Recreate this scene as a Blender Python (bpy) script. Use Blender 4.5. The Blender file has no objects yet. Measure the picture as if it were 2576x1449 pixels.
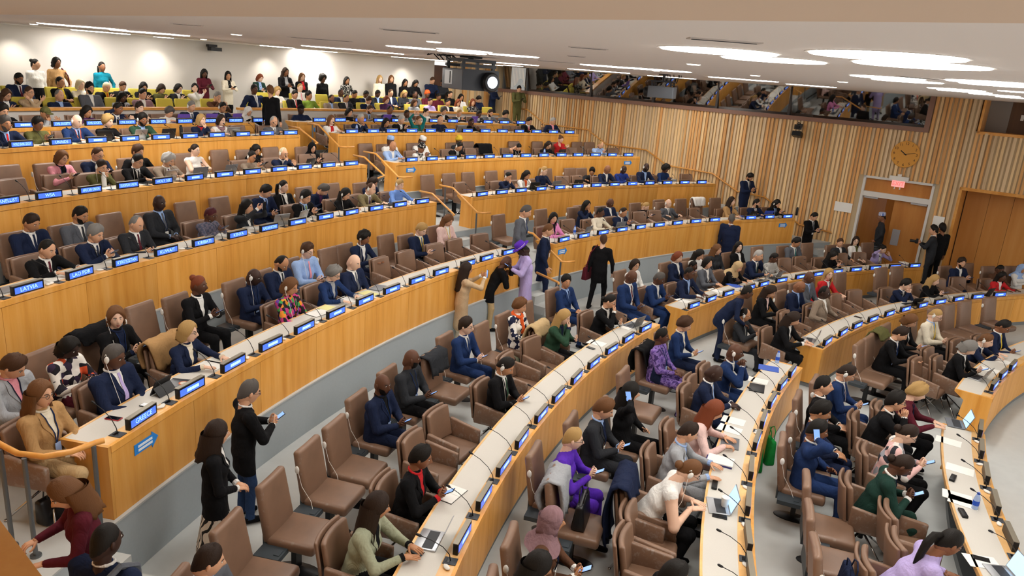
import bpy, bmesh, math, random
import numpy as np
from mathutils import Matrix, Vector
random.seed(7); RNG=np.random.default_rng(7)
SC=bpy.context.scene; COL=SC.collection
PI=math.pi; rad=math.radians
# ---------------------------------------------------------------- camera
K=.93                                              # scale of the calibrated plan
Z=lambda z:(z-.75)*K+.75
FPX,PIT,ROL,CH=1863.755,0.282,0.076,Z(5.277)
_r=Vector((1,0,0)); _u=Vector((0,math.sin(PIT),math.cos(PIT))); _f=Vector((0,math.cos(PIT),-math.sin(PIT)))
_cr=_r*math.cos(ROL)+_u*math.sin(ROL); _cu=-_r*math.sin(ROL)+_u*math.cos(ROL)
cd=bpy.data.cameras.new('camera'); cam=bpy.data.objects.new('camera',cd); COL.objects.link(cam)
cd.sensor_width=36; cd.lens=FPX/2576*36; cd.clip_start=.05; cd.clip_end=200
M=Matrix.Identity(4)
for i in range(3): M[i][0]=_cr[i]; M[i][1]=_cu[i]; M[i][2]=-_f[i]
M[2][3]=CH; cam.matrix_world=M; SC.camera=cam
# ---------------------------------------------------------------- world, light, exposure
W=bpy.data.worlds.new('world'); SC.world=W; W.use_nodes=True
W.node_tree.nodes['Background'].inputs[0].default_value=(1,.985,.97,1)
W.node_tree.nodes['Background'].inputs[1].default_value=1.1
SC.view_settings.view_transform='Standard'; SC.view_settings.look='None'; SC.view_settings.gamma=1
SC.view_settings.use_curve_mapping=False; SC.view_settings.exposure=0.36
LAMP=16.5
# ---------------------------------------------------------------- room layout (metres)
CX,CY=19.55*K,2.32*K                                   # centre of the concentric desk rows
ZC=Z(5.52)                                            # ceiling height
RW={'A':14.65,'B':17.4,'C':20.2,'D':23.7,'E':26.5,'F':28.8,'G':30.85,'H':32.3}; RW={k:v*K for k,v in RW.items()}
LV={'A':0,'B':0,'C':0,'D':.75,'E':1.39,'F':2.0,'G':2.55,'H':2.73,'I':2.95,'J':3.12}; LV={k:v*K for k,v in LV.items()}
WN=Vector((math.cos(rad(53)),math.sin(rad(53)),0)); WT=Vector((math.sin(rad(53)),-math.cos(rad(53)),0)); WO=25.5*K
def pol(R,deg,z=0): return Vector((CX+R*math.cos(rad(deg)),CY+R*math.sin(rad(deg)),z))
def wall(s,z,o=0): p=WN*(WO+o)+WT*(s*K); return Vector((p.x,p.y,Z(z)))       # s,z in plan units
def wall_ang(R):
    b=WN*WO-Vector((CX,CY,0)); B=b.dot(WT); C=b.dot(b)-R*R; s=-B-math.sqrt(max(0,B*B-C)); p=WN*WO+WT*s
    return math.degrees(math.atan2(p.y-CY,p.x-CX))
def ray(px,py):
    x=(px-1288)/FPX; y=-(py-724.5)/FPX
    return (_f+_cr*x+_cu*y)
def onz(px,py,z): d=ray(px,py); t=(z-CH)/d.z; return Vector((d.x*t,d.y*t,z))
def oncyl(px,py,R,zt):
    d=ray(px,py); a=d.x*d.x+d.y*d.y; b=-2*(d.x*CX+d.y*CY); c=CX*CX+CY*CY-R*R; D=b*b-4*a*c
    if D<0: return None
    best=None
    for t in ((-b-math.sqrt(D))/2/a,(-b+math.sqrt(D))/2/a):
        if t>0:
            w=Vector((0,0,CH))+d*t
            if best is None or abs(w.z-zt)<abs(best.z-zt): best=w
    return best
def onwall(px,py,o=0):
    d=ray(px,py); t=(WO+o)/d.dot(WN); w=Vector((0,0,CH))+d*t; return w.dot(WT),w.z
def polof(p): return math.hypot(p.x-CX,p.y-CY), math.degrees(math.atan2(p.y-CY,p.x-CX))
# ---------------------------------------------------------------- materials
MAT={}
def lin(c):
    if isinstance(c,str):
        c=tuple(int(c[i:i+2],16)/255 for i in (0,2,4))
    return tuple(v/12.92 if v<=.04045 else ((v+.055)/1.055)**2.4 for v in c)+(1,)
def mat(name,c,rough=.6,metal=0,emit=0,spec=.4,coat=0):
    if name in MAT: return MAT[name]
    m=bpy.data.materials.new(name); m.use_nodes=True; b=m.node_tree.nodes['Principled BSDF']
    b.inputs['Base Color'].default_value=lin(c); b.inputs['Roughness'].default_value=rough; b.inputs['Metallic'].default_value=metal
    b.inputs['Specular IOR Level'].default_value=spec
    if coat: b.inputs['Coat Weight'].default_value=coat
    if emit: b.inputs['Emission Color'].default_value=lin(c); b.inputs['Emission Strength'].default_value=emit
    MAT[name]=m; return m
def nodes(m): nt=m.node_tree; return nt,nt.nodes,nt.links,nt.nodes['Principled BSDF']
def ramp(nt,stops):
    r=nt.nodes.new('ShaderNodeValToRGB'); e=r.color_ramp.elements
    while len(e)<len(stops): e.new(.5)
    for el,(p,c) in zip(e,stops): el.position=p; el.color=lin(c)
    return r
def noise(nt,scale,detail=3,vec=None,rough=.5):
    n=nt.nodes.new('ShaderNodeTexNoise'); n.inputs['Scale'].default_value=scale; n.inputs['Detail'].default_value=detail; n.inputs['Roughness'].default_value=rough
    if vec: nt.links.new(vec,n.inputs['Vector'])
    return n
def coords(nt,scale=(1,1,1),kind='Object'):
    t=nt.nodes.new('ShaderNodeTexCoord'); mp=nt.nodes.new('ShaderNodeMapping'); mp.inputs['Scale'].default_value=scale
    nt.links.new(t.outputs[kind],mp.inputs['Vector']); return mp.outputs['Vector']
def bump(nt,src,b,strength=.2,dist=.01):
    n=nt.nodes.new('ShaderNodeBump'); n.inputs['Strength'].default_value=strength; n.inputs['Distance'].default_value=dist
    nt.links.new(src,n.inputs['Height']); nt.links.new(n.outputs['Normal'],b.inputs['Normal'])
def wood(name,c1,c2,c3,scale=(6,6,.5),rough=.38,rnd=.12):
    m=mat(name,c2,rough); nt,N,Lk,b=nodes(m)
    v=coords(nt,scale); n=noise(nt,1.6,5,v,.6); r=ramp(nt,[(.3,c1),(.5,c2),(.72,c3)]); Lk.new(n.outputs['Fac'],r.inputs['Fac'])
    oi=N.new('ShaderNodeObjectInfo'); mr=N.new('ShaderNodeMapRange'); mr.inputs['To Min'].default_value=1-rnd; mr.inputs['To Max'].default_value=1+rnd
    Lk.new(oi.outputs['Random'],mr.inputs['Value']); mx=N.new('ShaderNodeMix'); mx.data_type='RGBA'; mx.blend_type='MULTIPLY'; mx.inputs[0].default_value=1
    cb=N.new('ShaderNodeCombineColor')
    for k in range(3): Lk.new(mr.outputs['Result'],cb.inputs[k])
    Lk.new(r.outputs['Color'],mx.inputs[6]); Lk.new(cb.outputs[0],mx.inputs[7]); Lk.new(mx.outputs[2],b.inputs['Base Color'])
    return m
def fabric(name,c,scale=40,var=.12,rough=.95):
    m=mat(name,c,rough,spec=.15); nt,N,Lk,b=nodes(m); v=coords(nt); n=noise(nt,scale,3,v)
    mr=N.new('ShaderNodeMapRange'); mr.inputs['To Min'].default_value=1-var; mr.inputs['To Max'].default_value=1+var; Lk.new(n.outputs['Fac'],mr.inputs['Value'])
    mx=N.new('ShaderNodeMix'); mx.data_type='RGBA'; mx.blend_type='MULTIPLY'; mx.inputs[0].default_value=1; mx.inputs[6].default_value=lin(c)
    cb=N.new('ShaderNodeCombineColor')
    for k in range(3): Lk.new(mr.outputs['Result'],cb.inputs[k])
    Lk.new(cb.outputs[0],mx.inputs[7]); Lk.new(mx.outputs[2],b.inputs['Base Color']); bump(nt,n.outputs['Fac'],b,.15,.004)
    return m
def leather(name,c,wear):
    m=mat(name,c,.42,spec=.5); nt,N,Lk,b=nodes(m); v=coords(nt)
    g=N.new('ShaderNodeNewGeometry'); n=noise(nt,14,5,v,.65); n2=noise(nt,160,2,v); n3=noise(nt,3,3,v)
    a=N.new('ShaderNodeMath'); a.operation='MULTIPLY_ADD'; a.inputs[1].default_value=.22; Lk.new(n.outputs['Fac'],a.inputs[0]); Lk.new(g.outputs['Pointiness'],a.inputs[2])
    r=N.new('ShaderNodeMapRange'); r.inputs['From Min'].default_value=.685; r.inputs['From Max'].default_value=.75; Lk.new(a.outputs[0],r.inputs['Value'])
    base=ramp(nt,[(.3,tuple(x*.86 for x in lin3(c))),(.7,c)]); Lk.new(n3.outputs['Fac'],base.inputs['Fac'])
    mx=N.new('ShaderNodeMix'); mx.data_type='RGBA'; mx.inputs[7].default_value=lin(wear); Lk.new(r.outputs['Result'],mx.inputs[0]); Lk.new(base.outputs['Color'],mx.inputs[6]); Lk.new(mx.outputs[2],b.inputs['Base Color'])
    bump(nt,n2.outputs['Fac'],b,.12,.002)
    return m
def lin3(c): return tuple(int(c[i:i+2],16)/255 for i in (0,2,4))
# ---------------------------------------------------------------- mesh helpers
def mesh(name,v,f,mats=(),smooth=False,mi=None):
    me=bpy.data.meshes.new(name); me.from_pydata([tuple(x) for x in v],[],[tuple(x) for x in f])
    for m in mats: me.materials.append(m)
    if mi is not None: me.polygons.foreach_set('material_index',np.asarray(mi,dtype=np.int32))
    if smooth: me.polygons.foreach_set('use_smooth',np.ones(len(me.polygons),dtype=bool))
    me.update(); return me
def ob(name,me,parent=None,M=None,mats=None):
    o=bpy.data.objects.new(name,me); COL.objects.link(o)
    if parent is not None: o.parent=parent
    if M is not None: o.matrix_local=M
    if mats:
        for i,m in enumerate(mats): o.material_slots[i].link='OBJECT'; o.material_slots[i].material=m
    return o
def tag(o,label=None,cat=None,group=None,kind=None):
    if label: o['label']=label
    if cat: o['category']=cat
    if group: o['group']=group
    if kind: o['kind']=kind
    return o
def empty(name,M=None,label=None,cat=None,group=None):
    o=bpy.data.objects.new(name,None); COL.objects.link(o); o.empty_display_size=.1
    if M is not None: o.matrix_world=M
    return tag(o,label,cat,group)
def struct(o): o['kind']='structure'; return o
class G:                                            # geometry collector
    def __init__(s): s.v=[]; s.f=[]; s.m=[]
    def add(s,v,f,m=0):
        n=len(s.v); s.v+= [tuple(p) for p in v]; s.f+=[tuple(i+n for i in q) for q in f]; s.m+=[m]*len(f); return s
    def box(s,c,d,m=0,R=None,taper=1):
        hx,hy,hz=d[0]/2,d[1]/2,d[2]/2; P=[]
        for z,k in ((-hz,1),(hz,taper)):
            for x,y in ((-hx,-hy),(hx,-hy),(hx,hy),(-hx,hy)): P.append(Vector((x*k,y*k,z)))
        if R is not None: P=[R@p for p in P]
        c=Vector(c); P=[p+c for p in P]
        return s.add(P,[(3,2,1,0),(4,5,6,7),(0,1,5,4),(1,2,6,5),(2,3,7,6),(3,0,4,7)],m)
    def tube(s,pts,r,n=8,m=0,cap=True,close=False):
        pts=[Vector(p) for p in pts]; k=len(pts); rr=r if isinstance(r,(list,tuple)) else [r]*k
        V=[]; up=None
        for i,p in enumerate(pts):
            a=pts[i-1] if (i>0 or close) else p; b=pts[(i+1)%k] if (i<k-1 or close) else p
            d=(b-a).normalized() if (b-a).length>1e-9 else Vector((0,0,1))
            if up is None: up=Vector((0,0,1)) if abs(d.z)<.95 else Vector((1,0,0))
            x=d.cross(up)
            if x.length<1e-6: x=d.cross(Vector((1,0,0)))
            x.normalize(); y=x.cross(d).normalized(); up=y
            for j in range(n): t=2*PI*j/n; V.append(p+x*(rr[i]*math.cos(t))+y*(rr[i]*math.sin(t)))
        F=[]
        for i in range(k if close else k-1):
            for j in range(n): a=i*n+j; b=i*n+(j+1)%n; c=((i+1)%k)*n; F.append((a,b,c+(j+1)%n,c+j))
        if cap and not close: F.append(tuple(range(n-1,-1,-1))); F.append(tuple(range((k-1)*n,k*n)))
        return s.add(V,F,m)
    def lathe(s,prof,n=16,m=0,c=(0,0,0),R=None):
        V=[];F=[];k=len(prof); c=Vector(c)
        for r,z in prof:
            for j in range(n):
                p=Vector((r*math.cos(2*PI*j/n),r*math.sin(2*PI*j/n),z)); V.append((R@p if R is not None else p)+c)
        for i in range(k-1):
            for j in range(n): F.append((i*n+j,i*n+(j+1)%n,(i+1)*n+(j+1)%n,(i+1)*n+j))
        F.append(tuple(range(n-1,-1,-1))); F.append(tuple(range((k-1)*n,k*n)))
        return s.add(V,F,m)
    def ell(s,c,r,n=10,k=7,m=0,R=None):
        c=Vector(c); V=[];F=[]
        for i in range(1,k):
            t=PI*i/k
            for j in range(n):
                p=Vector((r[0]*math.sin(t)*math.cos(2*PI*j/n),r[1]*math.sin(t)*math.sin(2*PI*j/n),r[2]*math.cos(t))); V.append((R@p if R is not None else p)+c)
        for tip in (r[2],-r[2]):
            p=Vector((0,0,tip)); V.append((R@p if R is not None else p)+c)
        T=len(V)-2
        for i in range(k-2):
            for j in range(n): F.append((i*n+j,(i+1)*n+j,(i+1)*n+(j+1)%n,i*n+(j+1)%n))
        for j in range(n): F.append((T,j,(j+1)%n)); F.append((T+1,(k-2)*n+(j+1)%n,(k-2)*n+j))
        return s.add(V,F,m)
    def arc(s,R0,R1,a0,a1,z0,z1,n=None,m=0,skip=()):  # annular block about the room centre; a0/a1 may be functions of R
        f0=a0 if callable(a0) else (lambda R:a0); f1=a1 if callable(a1) else (lambda R:a1)
        if n is None: n=max(2,int(abs(f1(R1)-f0(R1))/1.2))
        V=[]
        for i in range(n+1):
            t=i/n
            for R in (R0,R1):
                a=f0(R)+(f1(R)-f0(R))*t
                for z in (z0,z1): V.append(pol(R,a,z))
        F=[]
        for i in range(n):
            a=i*4;b=a+4
            if 'bot' not in skip: F.append((a,b,b+2,a+2))
            if 'top' not in skip: F.append((a+1,a+3,b+3,b+1))
            F.append((a,a+1,b+1,b)); F.append((a+2,b+2,b+3,a+3))
        F.append((0,2,3,1)); e=n*4; F.append((e,e+1,e+3,e+2))
        return s.add(V,F,m)
    def me(s,name,mats=(),smooth=False): return mesh(name,s.v,s.f,mats,smooth,s.m)
    def ob(s,name,mats=(),parent=None,M=None,smooth=False): return ob(name,s.me(name,mats if isinstance(mats,(list,tuple)) else (mats,),smooth),parent,M)
def bev(me,w=.01,seg=2,smooth=True):
    bm=bmesh.new(); bm.from_mesh(me); bmesh.ops.recalc_face_normals(bm,faces=bm.faces)
    bmesh.ops.bevel(bm,geom=bm.edges[:],offset=w,segments=seg,affect='EDGES',profile=.6); bm.to_mesh(me); bm.free()
    if smooth: me.polygons.foreach_set('use_smooth',np.ones(len(me.polygons),dtype=bool))
    return me
def frame(o,f,up=(0,0,1)):                          # matrix with local +Y = f
    f=Vector(f).normalized(); u=Vector(up); x=f.cross(u).normalized(); u=x.cross(f)
    M=Matrix.Identity(4)
    for i in range(3): M[i][0]=x[i]; M[i][1]=f[i]; M[i][2]=u[i]; M[i][3]=o[i]
    return M
def face_in(R,deg,z): p=pol(R,deg,z); return frame(p,Vector((CX-p.x,CY-p.y,0)))
# ---------------------------------------------------------------- shared materials
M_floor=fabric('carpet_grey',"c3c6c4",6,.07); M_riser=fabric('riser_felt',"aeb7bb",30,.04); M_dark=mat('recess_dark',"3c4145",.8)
M_wood=wood('veneer_front',"d9953c","e7a64d","efb564",(5,5,.35)); M_woodt=wood('veneer_top',"dda765","e9b878","f1c88e",(3,3,3),.3)
M_top=fabric('desk_laminate',"d3cfc6",90,.03,.45); M_black=mat('black_plastic',"121316",.4); M_grey=mat('steel_grey',"6f7478",.4,.6)
M_white=mat('white_plastic',"e9e7e0",.4); M_chrome=mat('chrome',"c9c9c9",.18,1); M_rail=wood('handrail_oak',"d08c3c","df9d4b","e8ad60",(3,3,3),.3)
M_leather=leather('brown_leather',"8d6d57","a9a29a"); M_yellow=fabric('mustard_fabric',"c9b84e",60,.06)
M_paper=mat('paper',"f1f0ea",.8); M_silver=mat('aluminium',"b9bcc0",.35,.8); M_screen=mat('screen_dark',"0a0c10",.15)
M_blue=mat('display_blue',"3f63d8",.3,emit=1.1); M_blue2=mat('display_text',"8fc2ff",.3,emit=1.6); M_lit=mat('screen_lit',"a8d0f5",.2,emit=.9)
# ================================================================ structure
def slab(name,pts,z0,z1,m):
    n=len(pts); v=[(x,y,z0) for x,y in pts]+[(x,y,z1) for x,y in pts]
    f=[tuple(range(n-1,-1,-1)),tuple(range(n,2*n))]+[(i,(i+1)%n,n+(i+1)%n,n+i) for i in range(n)]
    return struct(ob(name,mesh(name,v,f,(m,))))
slab('floor',[(-9,-3),(26,-3),(26,14),(-4,33),(-9,33)],-.15,0,M_floor)
LEFT=178
tier=[('D',RW['D']-.04,RW['E']-.04,0,LV['D']),('E',RW['E']-.04,RW['F']-.04,LV['D'],LV['E']),('F',RW['F']-.04,RW['G']-.04,LV['E'],LV['F']),('G',RW['G']-.04,RW['H']-.04,LV['F'],LV['G']),
      ('H',RW['H']-.04,33.78*K,LV['G'],LV['H']),('I',33.78*K,35.1*K,LV['H'],LV['I']),('J',35.1*K,37.0*K,LV['I'],LV['J'])]
tier_obj={}
for k,R0,R1,z0,z1 in tier:
    g=G(); g.arc(R0,R1,wall_ang,LEFT,z1-.02,z1); g.arc(R0+.012,R1,wall_ang,LEFT,0,z1-.02,m=1)
    tier_obj[k]=struct(g.ob('floor',[M_floor,M_riser]))
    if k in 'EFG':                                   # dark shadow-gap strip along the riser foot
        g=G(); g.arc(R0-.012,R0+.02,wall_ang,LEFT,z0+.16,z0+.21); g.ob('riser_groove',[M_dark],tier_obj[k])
# steps in the aisles
def steps(k,a0,a1,n,name='step'):
    R0,z0,z1=[(r,b,c) for kk,r,_,b,c in tier if kk==k][0]
    for i in range(1,n):
        g=G(); g.arc(R0-.27*(n-i),R0,a0,a1,z0,z0+(z1-z0)*i/n,n=3); g.ob(name,[M_floor],tier_obj[k])
for k,n in (('D',4),('E',4),('F',4),('G',3)):
    steps(k,142.0,144.5,n)
for k,n in (('D',4),('E',4),('F',4),('G',3)):
    R0=[r for kk,r,*_ in tier if kk==k][0]; w=wall_ang(R0-.5); steps(k,w+.1,w+2.6,n)
steps('D',170.6,173.6,4)
# ceiling and soffit
slab('ceiling',[(-14,2),(30,-6),(30,15),(-4,36),(-14,36)],ZC,ZC+.2,mat('ceiling_paint',"efeae6",.9))
A=Vector((-5.06,7.37))*K; B=Vector((1.07,1.56))*K; d=(B-A).normalized(); A2=A-d*6; B2=B+d*9; nn=Vector((-d.y,d.x)); nn=nn if nn.dot(-A)>0 else -nn
slab('ceiling',[tuple(A2),tuple(B2),tuple(B2+nn*7),tuple(A2+nn*7)],Z(5.45),Z(5.75),mat('soffit_warm_tint',"e2cbb4",.9))  # beige base colour carries the warm reflected light on the soffit
# back wall: white, curved
M_wall=mat('wall_white',"d6d1ca",.9)
g=G(); g.arc(36.9*K,37.2*K,129.2,LEFT,2.3,ZC+.05,n=40); wall_back=struct(g.ob('wall_back',[M_wall],smooth=False))
# door in the back wall
M_brown=wood('door_brown',"4a2c1b","5a3621","66402a",(3,3,.4))
g=G(); g.arc(36.93*K,37.1*K,128.0,129.2,LV['J'],Z(5.35)); door_1=struct(g.ob('door_1',[M_brown])); p=pol(36.9*K,128.95,Z(4.1))
G().ell(p,(.03,.03,.03)).ob('door_knob',[M_chrome],door_1,smooth=True)
M_slatwood=[wood('slat_pale',"e2bc86","ebc893","f2d4a3",(8,8,.25),.5,.1),wood('slat_orange',"d69a58","e2aa68","e9b878",(8,8,.25),.5,.12),wood('slat_tan',"d3b389","dec197","e6cda8",(8,8,.25),.5,.1)]
M_back=mat('slat_backing',"c9b592",.8)
g=G(); g.arc(36.97*K,37.2*K,wall_ang(36.97*K)-1,128.0,2.3,ZC+.05); wb2=struct(g.ob('wall_back',[M_back]))
for i in range(13):
    a=wall_ang(36.9*K)+.25+i*.56
    if a<127.9: G().arc(36.88*K,36.97*K,a,a+.3,LV['J'],ZC,n=1).ob('slat',[M_slatwood[i%3]],wb2)
# right wall with openings: windows s -20.6..-4.2 z 4.61..5.5 ; door ; alcoves
wallG=G()
ZP=5.52
def wbox(g,s0,s1,z0,z1,o0,o1,m=0):
    V=[wall(s,z,o) for o in (o0,o1) for z in (z0,z1) for s in (s0,s1)]
    g.add(V,[(0,1,3,2),(4,6,7,5),(0,4,5,1),(2,3,7,6),(0,2,6,4),(1,5,7,3)],m); return g
DS0,DS1,DZ=-5.62,-3.6,2.93
wbox(wallG,-20.9,DS0,-.2,4.5,0,.25); wbox(wallG,DS0,DS1,DZ,4.5,0,.25); wbox(wallG,DS1,-2.9,-.1,ZP,0,.25)
wbox(wallG,-4.15,DS1,4.5,ZP,0,.25); wbox(wallG,-2.9,6,2.95,4.63,0,.25); wbox(wallG,2.5,6,-.1,2.95,0,.25)
wall_right=struct(wallG.ob('wall_right',[M_back]))
# vertical slats, each its own board
def slat(s,w,z0,z1,d,m):
    g=G(); wbox(g,s,s+w,z0,z1,-d,.004); ob('slat',mesh('slat',g.v,g.f,(m,)),wall_right)
s=-20.55; rr=random.Random(3); i=0
def floor_at(s):
    p=wall(s,0); R,_=polof(p)
    z=0
    for k,R0,R1,z0,z1 in tier:
        if R>R0: z=z1
    return z
while s<6:
    w=rr.uniform(.055,.085); gap=rr.uniform(.035,.06); d=rr.choice((.03,.04,.055)); m=M_slatwood[rr.choice((0,0,1,1,2))]
    z0,z1=(floor_at(s)-.75)/K+.75,(4.47 if s<-4.2 else ZP)
    if s>-5.75 and s<-3.5: z0=3.0
    if s>-2.98: z0,z1=3.0,4.6
    slat(s,w,z0,z1,d,m)
    s+=w+gap
# interpretation booth windows
M_frame=mat('bronze_frame',"8d6a5a",.5); M_mull=mat('mullion_dark',"3b3532",.4)
gl=bpy.data.materials.new('booth_glass'); gl.use_nodes=True; nt=gl.node_tree; nt.nodes.clear(); o_=nt.nodes.new('ShaderNodeOutputMaterial'); mxs=nt.nodes.new('ShaderNodeMixShader'); tr=nt.nodes.new('ShaderNodeBsdfTransparent'); gs=nt.nodes.new('ShaderNodeBsdfGlossy')
tr.inputs[0].default_value=(.62,.62,.6,1); gs.inputs['Roughness'].default_value=.02; gs.inputs[0].default_value=(.8,.8,.8,1); mxs.inputs[0].default_value=.27
nt.links.new(tr.outputs[0],mxs.inputs[1]); nt.links.new(gs.outputs[0],mxs.inputs[2]); nt.links.new(mxs.outputs[0],o_.inputs[0])
mul=[-20.55,-19.3,-16.15,-13.4,-10.9,-8.35,-4.22]
g=G(); wbox(g,-20.9,-4.1,4.47,4.6,-.1,.3); struct(g.ob('trim_1',[M_frame]))
g=G(); wbox(g,-4.24,-4.1,4.6,ZP,-.1,.3); struct(g.ob('trim_2',[M_frame]))
for i in range(6):
    g=G(); V_=[wall(s_,z_,o_+(.13 if z_<5 else .0)) for o_ in (0,.012) for z_ in (4.6,ZP) for s_ in (mul[i]+.03,mul[i+1]-.03)]; g.add(V_,[(0,1,3,2),(4,6,7,5),(0,4,5,1),(2,3,7,6),(0,2,6,4),(1,5,7,3)]); wd=struct(g.ob('window_%d'%(i+1),[gl]))
    g=G(); wbox(g,mul[i]-.04,mul[i]+.04,4.6,ZP,.05,.16); g.ob('window_frame',[M_mull if i>1 else M_grey],wd)
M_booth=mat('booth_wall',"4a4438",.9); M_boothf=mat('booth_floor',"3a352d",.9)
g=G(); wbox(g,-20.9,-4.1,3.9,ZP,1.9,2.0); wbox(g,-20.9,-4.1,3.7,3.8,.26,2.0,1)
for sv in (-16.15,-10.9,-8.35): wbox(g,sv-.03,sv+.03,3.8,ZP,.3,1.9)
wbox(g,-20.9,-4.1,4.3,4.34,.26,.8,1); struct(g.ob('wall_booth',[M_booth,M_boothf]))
# double door with frame, transom and closers
M_dw=wood('door_oak',"ab6d2c","b97a37","c48843",(2,2,.25),.4); M_dframe=mat('door_frame_white',"dedcd6",.4)
door_2=struct(ob('door_2',None))
g=G(); wbox(g,DS0,DS0+.07,-.05,DZ+.07,-.06,.2); wbox(g,DS1-.07,DS1,-.05,DZ+.07,-.06,.2); wbox(g,DS0,DS1,DZ,DZ+.07,-.06,.2); wbox(g,DS0+.07,DS1-.07,2.36,2.52,-.05,.16); g.ob('door_frame',[M_dframe],door_2)
g=G(); wbox(g,DS0+.07,DS1-.07,2.52,DZ,.05,.1); g.ob('transom_panel',[M_dw],door_2)
g=G(); wbox(g,-4.62,DS1-.07,.01,2.36,.07,.12); leaf=g.ob('door_leaf',[M_dw],door_2)
g=G(); wbox(g,-4.5,-4.28,.95,1.45,.055,.07); g.ob('push_plate',[M_silver],leaf)
g=G()                                               # other leaf stands open into the lobby
P0=wall(DS0+.07,0,.12); q=(WN*.82+WT*.5).normalized(); pr=Vector((-q.y,q.x,0))*.05
V=[P0+pr*a+q*b+Vector((0,0,z)) for a in (0,1) for z in (.01,2.36) for b in (0,.95)]
g.add(V,[(0,1,3,2),(4,6,7,5),(0,4,5,1),(2,3,7,6),(0,2,6,4),(1,5,7,3)]); leaf2=g.ob('door_leaf',[M_dw],door_2)
for a,b in ((-5.5,-5.1),(-4.15,-3.7)):
    g=G(); wbox(g,a,b,2.3,2.35,-.02,.04); g.ob('door_closer',[M_silver],door_2)
g=G(); wbox(g,-7,-2,-.05,2.6,2.2,2.3); wbox(g,-7,-2,-.1,0,.2,2.3,1); struct(g.ob('wall_lobby',[M_dw,M_floor]))
# alcoves at the right end of the side wall
M_alc=wood('alcove_panel',"b87a34","c4863f","cd934d",(2,2,.2),.4); M_alc2=wood('alcove_panel_dark',"5e4129","6b4b30","775538",(2,2,.2),.5)
alc=struct(ob('wall_alcove',None))
for i in range(9):
    g=G(); wbox(g,-2.85+i*.62,-2.85+i*.62+.612,0,2.95,.95,1.0); g.ob('panel',[M_alc],alc)
g=G(); wbox(g,-2.95,-2.88,0,3.0,-.06,1.0); wbox(g,-2.95,2.6,2.93,3.02,-.06,1.0); g.ob('reveal',[M_rail],alc)
alc2=struct(ob('wall_alcove',None))
for i in range(4):
    g=G(); wbox(g,-2.25+i*1.25,-2.25+i*1.25+1.24,4.6,ZP,.9,.95); g.ob('panel',[M_alc2],alc2)
g=G(); wbox(g,-2.86,-2.8,4.6,ZP,-.05,1.0); wbox(g,-2.86,4,4.56,4.64,-.05,1.0); g.ob('reveal',[M_rail],alc2)
g=G(); wbox(g,-2.8,-2.25,4.64,ZP,.85,.9); g.ob('side_panel',[mat('alcove_grey',"8d8a86",.6)],alc2)
g=G(); wbox(g,-1.98,-1.9,5.02,5.18,.88,.9); g.ob('wall_plate',[M_white],alc2)

g=G(); wbox(g,-3.2,6.2,-.1,ZP,1.05,1.15); struct(g.ob('wall_alcove_back',[M_alc2]))
# near side wall below the opening the picture was taken from, and the dark room behind that opening
A=Vector((-5.06,7.37))*K; B=Vector((1.07,1.56))*K; d=(B-A).normalized(); nn=Vector((-d.y,d.x)); nn=nn if nn.dot(-A)>0 else -nn
def nwall(name,o0,o1,z0,z1,m):
    a=A-d*5; b=B+d*16; return slab(name,[tuple(a+nn*o0),tuple(b+nn*o0),tuple(b+nn*o1),tuple(a+nn*o1)],z0,z1,m)
nwall('wall_left',1.45,1.65,0,2.2,M_slatwood[1]); nwall('wall_left',4.2,4.4,3.0,ZC+.3,M_booth)
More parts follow.
